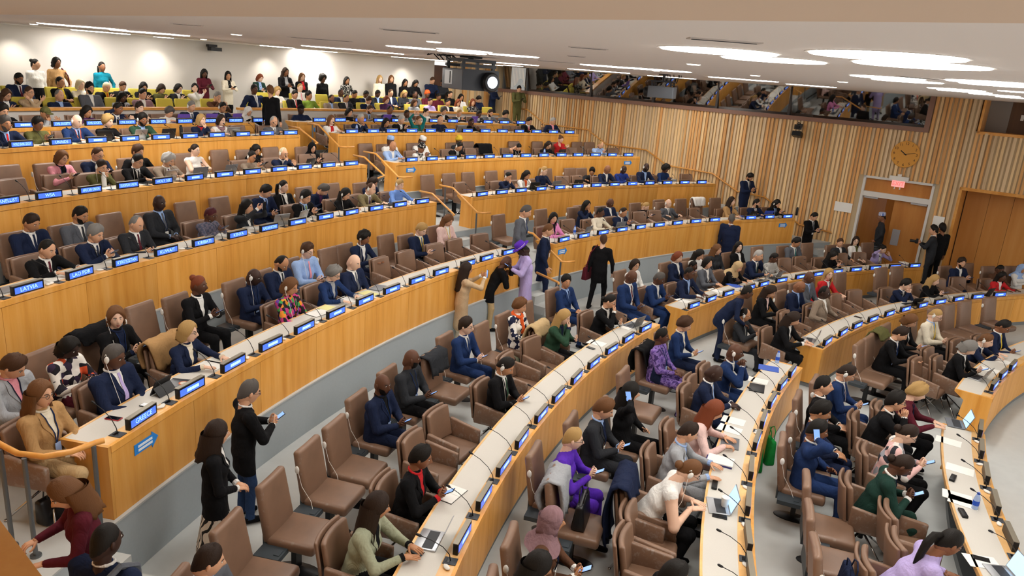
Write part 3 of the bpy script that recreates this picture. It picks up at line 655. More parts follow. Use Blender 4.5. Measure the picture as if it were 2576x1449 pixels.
def hairmesh(style,lo=False,seed=0):
    na=16 if lo else 24; az=np.linspace(0,2*PI,na,endpoint=False); g=G()
    def sh(fr,sd,bk,th,rough=0,**k): v,f=shell(az,lerp_az(az,fr,sd,bk),th,seed,rough,6 if lo else 9,**k); g.add(v,f)
    c=np.cos(az)
    if style=='buzz': sh(38,2,-44,.007)
    elif style=='short': sh(37,-6,-50,.017+.010*np.clip(c,0,1),.14)
    elif style=='full': sh(34,-12,-54,.030+.010*np.clip(c,0,1),.2)
    elif style=='curly': sh(35,-22,-56,.040,.34,taper=2)
    elif style=='afro': sh(36,-30,-52,.070,.24,taper=2)
    elif style=='bald': sh(70,4,-48,np.where(np.abs(az-PI)<2.0,.012,-.006),.05)
    elif style=='thin': sh(56,-2,-48,.014,.1)
    elif style=='tied': sh(40,-4,-48,.017,.05)
    elif style=='bun': sh(40,-4,-48,.017,.05); g.ell((0,-.085,.085),(.048,.045,.045),9,6)
    elif style=='lowbun': sh(40,-4,-48,.018,.05); g.ell((0,-.125,-.02),(.05,.04,.045),9,6)
    elif style=='pony': sh(40,-4,-48,.017,.05); g.tube([(0,-.10,.03),(0,-.155,.0),(0,-.165,-.10),(0,-.14,-.24),(0,-.13,-.34)],[.022,.032,.036,.028,.008],8)
    elif style in ('bob','long','vlong','wavy','fringe'):
        sh(20 if style=='fringe' else 40,-30,-34,.030,.08,taper=False)
    elif style[0]=='+':
        style=style[1:]
        L={'bob':.12,'fringe':.13,'long':.27,'wavy':.26,'vlong':.42}[style]
        v,f=curtain(62,298,.02,L,.108 if style!='wavy' else .118,.100 if style=='bob' else (.124 if style=='wavy' else .112),.02 if style=='bob' else .045,5 if lo else 8,11 if lo else 17,.014 if style=='wavy' else .010,seed); g.add(v,f)
    elif style=='hijab':
        sh(34,-48,-60,.024,.06,taper=False)
        azs=np.linspace(0,2*PI,na,endpoint=False); V=[];n=6
        for i in range(n+1):
            t=i/n; r=.088+.10*t**1.4; V.append(np.stack([np.sin(azs)*r*1.15,np.cos(azs)*r*.85-.02-.02*t,np.full(na,-.075-.17*t)+.012*np.sin(azs*5+seed)*t],-1))
        V=np.array(V).reshape(-1,3); F=[(i*na+j,(i+1)*na+j,(i+1)*na+(j+1)%na,i*na+(j+1)%na) for i in range(n) for j in range(na)]; g.add(V,F)
        v,f=curtain(48,312,.05,.16,.104,.10,.0,4,15,.004,seed); g.add(v,f)
    elif style=='cap': sh(22,14,-12,.02,taper=False); g.ell((0,.115,.052),(.07,.065,.007),12,4)
    elif style=='kufi': g.lathe([(.088,.045),(.092,.06),(.088,.125),(.07,.138),(.0,.14)],18)
    elif style=='wrap': sh(24,4,-26,.045,.12,taper=False); g.ell((0,-.02,.12),(.085,.09,.05),12,6)
    elif style=='hat': g.lathe([(.17,.075),(.175,.07),(.10,.052),(.096,.06),(.094,.13),(.08,.16),(.0,.15)],24); 
    return g
HM={}
def hair_data(style,lo,seed):
    k=(style,lo,seed%3)
    if k not in HM: HM[k]=mesh('hair',*(lambda g:(g.v,g.f))(hairmesh(style,lo,seed%3)),(M_black,),True)
    return HM[k]
# ---------------------------------------------------------------- poses: lean, left wrist, right wrist, hand kinds, palm normals
DN=(0,0,-1); UPB=(0,-.6,.75); IN='in'
POSE={ 'desk':(10,(-.17,.45,.80),(.17,.45,.80),'flat','flat',DN), 'write':(20,(-.2,.44,.80),(.09,.47,.81),'flat','grip',DN), 'type':(12,(-.09,.46,.815),(.09,.46,.815),'flat','flat',DN),
 'phone':(9,(-.055,.36,.83),(.055,.36,.83),'grip','grip',UPB), 'lapphone':(4,(-.06,.32,.73),(.06,.32,.73),'grip','grip',UPB), 'lap':(-2,(-.07,.28,.69),(.07,.30,.69),'relax','relax',DN),
 'rest':(-5,(-.26,.22,.72),(.26,.22,.72),'relax','relax',DN), 'fold':(6,(-.05,.40,.80),(.06,.40,.80),'relax','relax',DN), 'cross':(0,(.13,.21,.93),(-.13,.22,.90),'relax','relax',(0,-1,0)),
 'chin':(14,(-.13,.40,.80),(.03,'H',0),'relax','fist',(0,-1,.2)), 'clasp':(14,(-.02,'H',-.02),(.03,'H',-.02),'fist','fist',IN), 'ear':(2,(-.10,.28,.69),(.105,'E',0),'relax','grip',IN),
 'photo':(4,(-.075,.40,1.10),(.075,.40,1.10),'grip','grip',UPB), 'behind':(-6,(-.10,-.13,1.22),(.10,-.13,1.22),'relax','relax',(0,1,0)), 'headrest':(22,(-.14,.40,.80),(.09,'E',.03),'flat','relax',IN),
 'lean':(30,(-.16,.46,.80),(.12,.48,.80),'flat','grip',DN), 'slump':(38,(-.1,.44,.78),(.1,.44,.78),'relax','relax',DN),
 'stand':(0,(-.25,.02,.80),(.25,.02,.80),'relax','relax',IN), 'sphone':(3,(-.06,.30,1.14),(.06,.30,1.14),'grip','grip',UPB), 'sphoto':(2,(-.09,.40,1.40),(.09,.40,1.40),'grip','grip',UPB),
 'walk':(4,(-.24,-.10,.82),(.24,.16,.84),'relax','relax',IN), 'sfold':(1,(-.05,.20,.98),(.05,.20,.98),'relax','relax',DN), 'scam':(28,(-.06,.34,1.22),(.08,.34,1.20),'grip','grip',UPB),
 'carry':(1,(-.24,.12,.90),(.26,.02,.80),'grip','grip',IN), 'bend':(34,(-.2,.4,.85),(.12,.42,.86),'relax','grip',DN), 'give':(6,(-.16,.32,1.05),(.12,.36,1.10),'relax','grip',DN)}
SKIN={'1':"e8bfa4",'2':"d9a684",'3':"c08a64",'4':"8f5f42",'5':"5f3d2b",'6':"3d2820"}
SKM={k:mat('skin_'+k,c,.5,spec=.35) for k,c in SKIN.items()}
LIPM={k:mat('lip_'+k,c,.45) for k,c in {'1':"c47b6f",'2':"b8705f",'3':"9d5f4e",'4':"73443a",'5':"53322a",'6':"3a211d"}.items()}
HC={'k':"17130f",'d':"2b1d14",'b':"4a3120",'c':"6b4729",'r':"7a3d22",'y':"b08d57",'w':"d9cba8",'g':"7d7a76",'s':"a9a6a1",'n':"55504c",'m':"4b1a22"}
def hairmat(c):
    nm='hair_'+c
    if nm in MAT: return MAT[nm]
    m=mat(nm,HC[c],.6,spec=.25); nt,N,Lk,b=nodes(m); v=coords(nt,(60,60,7)); n=noise(nt,2.2,4,v); bump(nt,n.outputs['Fac'],b,.5,.006); return m
M_eye=mat('eye_white',"e6e0d8",.3); M_iris=mat('eye_dark',"1d1512",.3)
CLO={'navy':"1d2640",'black':"141416",'char':"2e3034",'grey':"5c5f66",'lgrey':"a3a6aa",'blue':"21355f",'royal':"273b84",'sky':"9db9e6",'white':"e9e7e2",'cream':"e6dcc6",'beige':"c4a987",'tan':"b08a5c",'brown':"5a3d2c",'olive':"5c5a34",'green':"2e4a38",'dgreen':"1f3a32",'teal':"186a6a",'tealb':"14798f",'maroon':"5a1f2b",'red':"c22a2e",'pink':"e79aa6",'hotpink':"e58fc4",'palepink':"e6c6bf",'purple':"5a2fb0",'plum':"4f2f55",'lav':"b9a9dc",'yellow':"e2c13a",'orange':"e2612c",'denim':"6f93d6",'khaki':"c2a77c",'sage':"9fa38a",'taupe':"8d7d6d",'mauve':"8e6f74",'lime':"7f9a3c",'jeans':"2f4468",'greenb':"1f8a3f"}
def cloth(c):
    nm='cloth_'+c
    if nm in MAT: return MAT[nm]
    if c in CLO:
        m=fabric(nm,CLO[c],55,.14,.92); nt,N,Lk,b=nodes(m); n=noise(nt,8,2,coords(nt,(1,1,.7)),.55); n.inputs['Distortion'].default_value=1.6
        bp_=[x for x in N if x.type=='BUMP'][0]; b2=N.new('ShaderNodeBump'); b2.inputs['Strength'].default_value=.42; b2.inputs['Distance'].default_value=.045
        Lk.new(n.outputs['Fac'],b2.inputs['Height']); Lk.new(b2.outputs['Normal'],bp_.inputs['Normal']); return m
    m=mat(nm,"888888",.9); nt,N,Lk,b=nodes(m)
    def vor(scale,feat='F1'):
        v=N.new('ShaderNodeTexVoronoi'); v.inputs['Scale'].default_value=scale; v.feature=feat; Lk.new(coords(nt),v.inputs['Vector']); return v
    def const(stops,src):
        r=ramp(nt,stops); r.color_ramp.interpolation='CONSTANT'; Lk.new(src,r.inputs['Fac']); Lk.new(r.outputs['Color'],b.inputs['Base Color'])
    if c=='floral': n=noise(nt,11,1,coords(nt)); const([(0,"f0ede6"),(.52,"1b2140"),(.7,"f0ede6")],n.outputs['Fac'])
    elif c=='zebra':
        w=N.new('ShaderNodeTexWave'); w.inputs['Scale'].default_value=6; w.inputs['Distortion'].default_value=14; w.inputs['Detail'].default_value=1; Lk.new(coords(nt),w.inputs['Vector']); const([(0,"1a1815"),(.38,"d8cdbd")],w.outputs['Fac'])
    elif c=='print': v=vor(14); const([(0,"f0e9df"),(.3,"1e1a22"),(.48,"d8562c"),(.58,"efe8de"),(.75,"35273f"),(.9,"f0e9df")],v.outputs['Color'])
    elif c=='kente': v=vor(22); const([(0,"17171a"),(.3,"c23a7a"),(.45,"3f9a4a"),(.56,"e08a2a"),(.66,"6a3fa0"),(.78,"1a181c"),(.9,"d8c23a")],v.outputs['Color'])
    elif c=='purpleprint': n=noise(nt,16,3,coords(nt)); const([(0,"3f2a66"),(.45,"8a6fb5"),(.56,"6a4f9a"),(.66,"4a3478")],n.outputs['Fac'])
    elif c=='plaid': 
        ck=N.new('ShaderNodeTexChecker'); ck.inputs['Scale'].default_value=22; ck.inputs[1].default_value=lin("4a4f62"); ck.inputs[2].default_value=lin("6d6674"); Lk.new(coords(nt),ck.inputs['Vector']); Lk.new(ck.outputs[0],b.inputs['Base Color'])
    elif c=='hound':
        ck=N.new('ShaderNodeTexChecker'); ck.inputs['Scale'].default_value=70; ck.inputs[1].default_value=lin("e6e2da"); ck.inputs[2].default_value=lin("2a2a2c"); Lk.new(coords(nt),ck.inputs['Vector']); Lk.new(ck.outputs[0],b.inputs['Base Color'])
    elif c=='bwfloral': n=noise(nt,26,1,coords(nt)); const([(0,"18181a"),(.56,"d9d5cc"),(.66,"18181a")],n.outputs['Fac'])
    elif c=='tweed': n=noise(nt,120,2,coords(nt)); const([(0,"6b5f42"),(.5,"857852")],n.outputs['Fac'])
    elif c=='stripe':
        w=N.new('ShaderNodeTexWave'); w.inputs['Scale'].default_value=18; Lk.new(coords(nt),w.inputs['Vector']); const([(0,"6f86c4"),(.5,"e6e6ea")],w.outputs['Fac'])
    elif c=='pinkprint': v=vor(12); const([(0,"dfb4b0"),(.4,"2a2c33"),(.55,"e6dfd8"),(.7,"9a9ca3")],v.outputs['Color'])
    return m
PEOPLE=[]; PHONES=[]
M_phone=mat('phone_black',"15171c",.25); M_phs=mat('phone_screen',"7fa6e6",.2,emit=.7)
phone_me=G().box((0,0,0),(.072,.150,.009)).me('body',[M_phone]); bev(phone_me,.004,2); phs_me=G().box((0,0,.0052),(.064,.138,.001)).me('screen',[M_phs])
def phone(M,label):
    o=empty('phone',M,label,'phone','mobile phones'); ob('case',phone_me,o); ob('display',phs_me,o); return o
def npm(v): return np.array(v,float)
def rotm(yaw,pitch):
    return np.array((Matrix.Rotation(rad(yaw),3,'Z')@Matrix.Rotation(-rad(pitch),3,'X')))
def person(M,hz,dist,sit,g,skin,hair,top,bottom,pose,yaw=0,pitch=10,o=None,floor=0):
    o=o or {}; fem=g=='f'; lo=dist>19; h=.0175 if dist<9 else .022 if dist<13 else .028 if dist<19 else .036
    lean,LW,RW_,lh,rh,pn=POSE[pose]
    if 'lean' in o: lean=float(o['lean'])
    ph=rad(lean); hd=math.cos(ph*.5)*.165+.5*math.cos(ph)
    if sit: s=min(1.12,max(.94,(hz-.53)/hd)); hip=min(.60,max(.36,hz-s*hd))
    else: s=min(1.16,max(.86,hz/(.90+hd))); hip=.90*s
    u=npm((0,math.sin(ph),math.cos(ph))); w=npm((0,math.cos(ph),-math.sin(ph))); H=npm((0,0,hip)); ex=npm((1,0,0))
    at=lambda k,x=0,y=0:H+u*(k*s)+ex*(x*s)+w*(y*s)
    N=at(.50); hc=N+s*npm((0,.165*math.sin(ph*.5)+.022,.165*math.cos(ph*.5)))
    sw=(.172 if fem else .205)*(1+.0); fat=float(o.get('fat',1))*1.14
    SH={-1:at(.445,-sw),1:at(.445,sw)}
    S=SDF(); T=0; Bm=3
    S.seg(at(-.02,0,-.01),at(.12),.104*s*fat,.102*s*fat,Bm if o.get('tuck') else T,1.46,ex)
    S.seg(at(.10),at(.27),(.092 if fem else .105)*s*fat,(.098 if fem else .112)*s*fat,T,1.32,ex)
    S.seg(at(.27),at(.39),(.104 if fem else .112)*s*fat,.092*s,T,1.44,ex)
    S.seg(SH[-1],SH[1],.066*s,.066*s,T,k=.06)
    S.seg(at(.43),at(.505,0,.004),.066*s,.055*s,T)
    if fem:
        for sx in (-1,1): S.seg(at(.31,sx*.07,.075),at(.31,sx*.06,.085),.05*s,.045*s,T,k=.05)
    # arms
    sl=o.get('sleeve','long'); WR={}
    for sx,tg in ((-1,LW),(1,RW_)):
        x,y,z=tg
        if y=='H': t=hc+s*npm((x,.145,-.165+z))
        elif y=='E': t=hc+s*npm((sx*.115+(0),.045,-.075+z))
        elif sit: t=npm((x,y,z))
        else: t=npm((x*s,y*s,z*s))
        pole=(sx*.75,-.25,-.7) if pose not in('behind',) else (sx,.1,.2)
        if pose=='stand': pole=(sx*.3,-1,0)
        E_,t=ik(SH[sx],t,.285*s,.255*s,pole); WR[sx]=(t,E_)
        fa=1.0 if dist<30 else 1
        S.seg(SH[sx],E_,(.060 if fem else .070)*s,(.049 if fem else .057)*s,1 if sl=='none' else 5,k=.03)
        d=(t-E_); S.seg(E_,E_+d*.96,(.048 if fem else .056)*s*(.85 if sl!='long' else 1),(.034 if fem else .040)*s*(.8 if sl!='long' else 1),5 if sl=='long' else 1,k=.02)
    # legs
    sk=o.get('sk')
    if sit:
        kx=float(o.get('kx',.11))
        for sx in (-1,1):
            hp=npm((sx*.088*s,.0,hip-.01)); kn=npm((sx*kx*s,.43*s,min(.53,hip+.02))); an=npm((sx*.12*s,.43*s+float(o.get('ft',.04)),.09)); to=an+npm((sx*.01,.155,-.045))
            S.seg(hp,kn,.088*s,.064*s,Bm); S.seg(kn,an,.061*s,.044*s,1 if (sk or o.get('shin')) else Bm); S.seg(an+npm((0,-.03,-.04)),to,.040,.033,4,k=.02)
        if sk: S.seg(npm((0,.05,hip-.02)),npm((0,.42*s,.50)),.10*s,.095*s,Bm,1.6,ex); S.seg(npm((0,.40*s,.52)),npm((0,.44*s,.24)),.09*s,.10*s,Bm,1.6,ex)
    else:
        st=.16 if pose=='walk' else .02
        for sx in (-1,1):
            hp=npm((sx*.085*s,0,hip-.02)); an=npm((sx*.10*s,sx*st,.09)); kn=(hp+an)/2+npm((sx*.005,.03+.03*(pose=='walk'),.02)); to=an+npm((sx*.015,.15,-.048))
            S.seg(hp,kn,.088*s,.064*s,Bm); S.seg(kn,an,.062*s,.048*s,1 if o.get('shin') else Bm); S.seg(an+npm((0,-.03,-.04)),to,.040,.033,4,k=.02)
        S.seg(at(-.05),at(-.10-(.10 if o.get('coat') else .02)-(.25 if o.get('longc') else 0)),.104*s,(.108+.02*bool(o.get('longc')))*s,T,1.5,ex)
        if sk:
            hm=float(o.get('hem',.45)); S.seg(at(-.05),npm((0,0,hm)),.10*s,.20*s,Bm,1.35,ex)
    V,F,lab=S.mesh(h*s**.0)
    mi=lab[F[:,0]].astype(np.int32)
    if not sit:
        zc=V[F].mean(1)[:,2]; hemz=at((.04 if sk else 0)-.10-(.10 if o.get('coat') else .02)-(.25 if o.get('longc') else 0))[2]-(.02 if sk else .08)*s
        b_=(mi==0)|(mi==3); mi[b_]=np.where(zc[b_]>(hemz if not o.get('tuck') else at(.06)[2]),0,3)
    if o.get('vest'): pass
    VS=[V]; FS=[[list(map(int,q)) for q in F]]; MI=[mi]; n=len(V)
    # hands
    HS=HANDS if dist<14 else HANDS5
    if dist<27:
        for sx,kind in ((-1,lh),(1,rh)):
            t,E_=WR[sx]; d=(t-E_)/np.linalg.norm(t-E_); y_=d.copy()
            if pn==DN: y_=d*.45+npm((-sx*.1,.75,-.12)); pl=npm(DN)
            elif pn==UPB: y_=d*.5+npm((-sx*.35,.45,.25)); pl=npm((-sx*.8,-.25,.45))
            elif pn==IN: pl=npm((-sx,.15,0)); y_=d*.8+(npm((0,.1,-.3)) if not sit else npm((0,-.1,.5)))
            else: pl=npm(pn); y_=d*.6+npm((-sx*.3,0,.5)) if pose!='cross' else d
            y_/=np.linalg.norm(y_); z_=-(pl-y_*(pl@y_)); z_/=np.linalg.norm(z_); x_=np.cross(y_,z_)
            hv,hf=HS[kind]; hv=hv*npm((-1 if sx>0 else 1,1,1))*(.93 if fem else 1.02)*s
            # thumb side: template thumb at +x; right hand (palm down, fingers forward) has its thumb on -x
            P=t+hv[:,:1]*x_+(hv[:,1:2])*y_+hv[:,2:3]*z_; VS.append(P); FS.append([[i+n for i in (q if sx<0 else q[::-1])] for q in hf]); MI.append(np.ones(len(hf),np.int32)); n+=len(P)
    # head
    R=rotm(yaw,pitch); hs=1.05*(.97 if fem else 1.03)*s**.35; piv=npm((0,-.02,-.09))
    hv,hf,hm=headbase(*((20,28) if dist<12 else (14,20) if dist<20 else (10,14)))
    tf=lambda v:(v*hs-piv)@R.T+piv+hc
    Pv=tf(hv); nk=len(hv); VS.append(Pv); FS.append([[i+n for i in q] for q in hf]); MI.append(np.array(hm,np.int32))
    n+=nk; nb=at(.44,0,-.015); nt_=tf(npm([[0,-.018,-.045]]))[0]; ng=G().tube([nb,(nb*.45+nt_*.55)+npm((0,-.006,0)),nt_],[.066*s,.054*hs,.056*hs],10 if dist<19 else 6,1,False)
    VS.append(np.array(ng.v)); FS.append([[i+n for i in q] for q in ng.f]); MI.append(np.ones(len(ng.f),np.int32))
    me=bpy.data.meshes.new('person'); 
    Vv=np.vstack(VS); me.from_pydata(Vv.tolist(),[],sum(FS,[]))
    skm=SKM[skin]; topm=cloth(top); botm=cloth(bottom)
    for m in (topm,skm,topm,botm,cloth(o.get('shoes','black')),topm,LIPM[skin],M_eye,M_iris): me.materials.append(m)
    me.polygons.foreach_set('material_index',np.concatenate(MI)); me.polygons.foreach_set('use_smooth',np.ones(len(me.polygons),dtype=bool)); me.update()
    root=ob('person',me,None,M)
    HMx=Matrix.Identity(4); q=Matrix(R.tolist()); off=npm(hc)+piv-R@piv
    HM4=q.to_4x4(); HM4.translation=Vector(off); HM4=HM4@Matrix.Scale(hs,4)
    st,_,hcx=hair.partition('-')
    if st not in('none',''):
        hatc=o.get('hat')
        hm_=cloth(hatc) if hatc else hairmat(hcx)
        nm={'hijab':'headscarf','cap':'cap','kufi':'cap','wrap':'headwrap','hat':'hat'}.get(st,'hair')
        seed=int(abs(M[0][3]*100))
        if st in('kufi','cap','wrap','hat'): ob('hair',hair_data('buzz',lo,seed),root,HM4,[hairmat('k')])
        hd_=ob(nm,hair_data(st,lo,seed),root,HM4,[hm_])
        if st in('bob','long','vlong','wavy','fringe'):
            R2=rotm(yaw,pitch*.3 if st!='bob' else pitch*.6); q2=Matrix(R2.tolist()).to_4x4(); q2.translation=Vector(npm(hc)+piv-R2@piv); dp=R@npm((0,0,.03))-R2@npm((0,0,.03)); q2.translation+=Vector(dp)
            ob('hair_length',hair_data('+'+st,lo,seed),root,q2@Matrix.Scale(hs,4),[hm_])
        if st=='hat': G().lathe([(.097,.058),(.099,.07),(.097,.082),(.09,.082)],24).ob('hat_band',[cloth('cream')],hd_)
    def cap(): pass
    if o.get('bd') and dist<30:
        az=np.linspace(-1.35,1.35,9); V2=[]
        for i in range(6):
            el=np.radians(np.interp(i/5,[0,1],[-20,-78])+np.where(np.abs(az)<.45,-16*(1-i/5),12*(1-i/5)*(np.abs(az)/1.35)))
            d=sph(az,el); V2.append(headsurf(d)+d*.007)
        V2=np.array(V2).reshape(-1,3); F2=[(i*9+j,(i+1)*9+j,(i+1)*9+j+1,i*9+j+1) for i in range(5) for j in range(8)]
        b=ob('beard',mesh('beard',V2,F2,(hairmat(hcx or 'k'),),True),root,HM4)
    if o.get('gl') and dist<26:
        gg=G()
        for sx in (-1,1):
            gg.tube([(sx*.031+.022*math.cos(t),.101-.004*abs(math.cos(t)),.010+.018*math.sin(t)) for t in np.linspace(0,2*PI,10,endpoint=False)],.0021,4,close=True)
            gg.tube([(sx*.052,.097,.014),(sx*.078,.06,.014),(sx*.082,-.005,.008)],.0021,4)
        gg.tube([(-.01,.103,.014),(.01,.103,.014)],.002,4); gg.ob('glasses',[M_black],root,HM4)
    if (o.get('e') or o.get('h')) and dist<32:
        for sx in ((1,-1) if o.get('h') else (1,)):
            gg=G(); gg.ell((sx*.092,-.006,-.002),(.015,.024,.036),10,7); gg.tube([(sx*.085,-.02,.03),(sx*.083,-.03,.045),(sx*.08,-.04,.02)],.004,5); gg.ob('earpiece',[M_white],root,HM4,smooth=True)
        if dist<16:
            a=tf(npm([[.095,-.004,-.04]]))[0]; b=at(.22,.10,.16); c=at(.05,.12,.2)
            G().tube([a,(a+b)/2+npm((.02,.03,-.02)),b,c],.0028,5).ob('earpiece_cable',[M_white],root)
    # shirt front, collar, tie, lapels laid on the chest surface
    def proj(ks,xs,offs):
        ks=np.asarray(ks,float); xs=np.asarray(xs,float)
        P=H+ks[:,None]*s*u+xs[:,None]*s*ex+w*.30; t=np.zeros(len(P))
        for _ in range(12): D=S.ev(P-w*t[:,None],(0,3) if o.get('tuck') else (0,)); t+=np.clip(D,0,.2)*.9
        return P-w*(t-offs)[:,None]
    if dist<27 and o.get('shirt'):
        vb=float(o.get('v',.24)); rows=9; cols=5; ks=[];xs=[]
        for i in range(rows):
            t=i/(rows-1); k=.512-(.512-vb)*t; hw=.050*(1-t)**.8+.004 if not o.get('open') else .045+.02*t
            for j in range(cols): ks.append(k); xs.append(hw*(2*j/(cols-1)-1))
        V2=proj(ks,xs,.004); F2=[(i*cols+j,(i+1)*cols+j,(i+1)*cols+j+1,i*cols+j+1) for i in range(rows-1) for j in range(cols-1)]
        gg=G(); gg.add(V2,F2); c0=at(.518,0,.004); ring=[c0+ex*(.062*s*math.cos(t))+w*(.062*s*math.sin(t))+u*(-.012*math.sin(t)) for t in np.linspace(0,2*PI,12,endpoint=False)]
        gg.tube(ring,.014*s,5,close=True); gg.ob('shirt',[cloth(o['shirt'])],root,smooth=True)
        if dist<18 and not o.get('plain'):
            for sx in (-1,1):
                ks=[];xs=[]
                for i in range(7):
                    t=i/6; k=.505-(.505-vb)*t; hw=.050*(1-t)**.8+.004 if not o.get('open') else .045+.02*t; wd=.048*math.sin(PI*min(1,.22+t*.78))+.006
                    ks+=[k,k]; xs+=[sx*hw,sx*(hw+wd)]
                V2=proj(ks,xs,.009); F2=[(2*i,2*i+2,2*i+3,2*i+1) if sx>0 else (2*i+1,2*i+3,2*i+2,2*i) for i in range(6)]; ob('lapel',mesh('lapel',V2,F2,(topm,),True),root)
        if o.get('tie'):
            ks=[];xs=[]; tb=max(vb-.02,.1)
            for i in range(7):
                t=i/6; k=.492-(.492-tb)*t; hw=(.017 if i==0 else .012+.016*t)
                ks+=[k,k,k]; xs+=[-hw,0,hw]
            V2=proj(ks,xs,.012); F2=[(3*i+j,3*i+3+j,3*i+4+j,3*i+1+j) for i in range(6) for j in (0,1)]; ob('tie',mesh('tie',V2,F2,(cloth(o['tie']),),True),root)
    if o.get('la') and dist<28:
        for sx in (-1,1):
            kk=np.linspace(.505,.20,7); xx=sx*np.linspace(.058,.004,7); G().tube(proj(kk,xx,.014),.0055,4).ob('lanyard',[cloth(o['la'])],root)
        p=proj([.155],[0],.02)[0]; Rb=Matrix(((1,0,0),(0,w[1],u[1]),(0,w[2],u[2]))); G().box(p,(.065,.006,.095),0,Rb).ob('badge',[M_paper if o.get('la')!='blue' else mat('badge_blue',"9fb6e0",.5)],root)
    if o.get('scarf'):
        gg=G(); c0=at(.50,0,.0); ring=[c0+ex*(.085*s*math.cos(t))+w*(.08*s*math.sin(t)+.01)+u*(-.03*math.sin(t)) for t in np.linspace(0,2*PI,12,endpoint=False)]; gg.tube(ring,.03*s,6,close=True)
        kk=np.linspace(.47,.20,6); gg.tube(proj(kk,[.01]*6,.012),[.03,.036,.034,.034,.036,.03],6); gg.ob('scarf',[cloth(o['scarf'])],root,smooth=True)
    if dist<14 and sl=='long' and o.get('shirt') and not o.get('plain'):
        for sx in (-1,1):
            t,E_=WR[sx]; d=(t-E_)/np.linalg.norm(t-E_); G().tube([t-d*.025,t+d*.012],.036*s,9).ob('cuff',[cloth(o['shirt'])],root)
    info=dict(root=root,WR=WR,hc=hc,at=at,pose=pose,u=u,w=w,s=s)
    return root,info
CROP={'c1':(0,120,3.917),'c2':(600,120,3.917),'c3':(1200,120,3.917),'c4':(1850,120,3.534),'c5':(0,440,3.917),'c6':(600,440,3.917),'c7':(1200,440,3.917),'c8':(1850,480,3.534),
'd1':(0,760,3.917),'d2':(600,760,3.917),'d3':(1200,760,3.917),'d4':(1850,760,3.548),'d5':(0,1079,3.917),'d6':(600,1079,3.917),'d7':(1200,1079,3.917),'d8':(1850,1040,3.543),'e1':(1750,420,6.587),'p':(0,0,1)}
def px(c,x,y): a,b,s=CROP[c]; return a+float(x)/s,b+float(y)/s
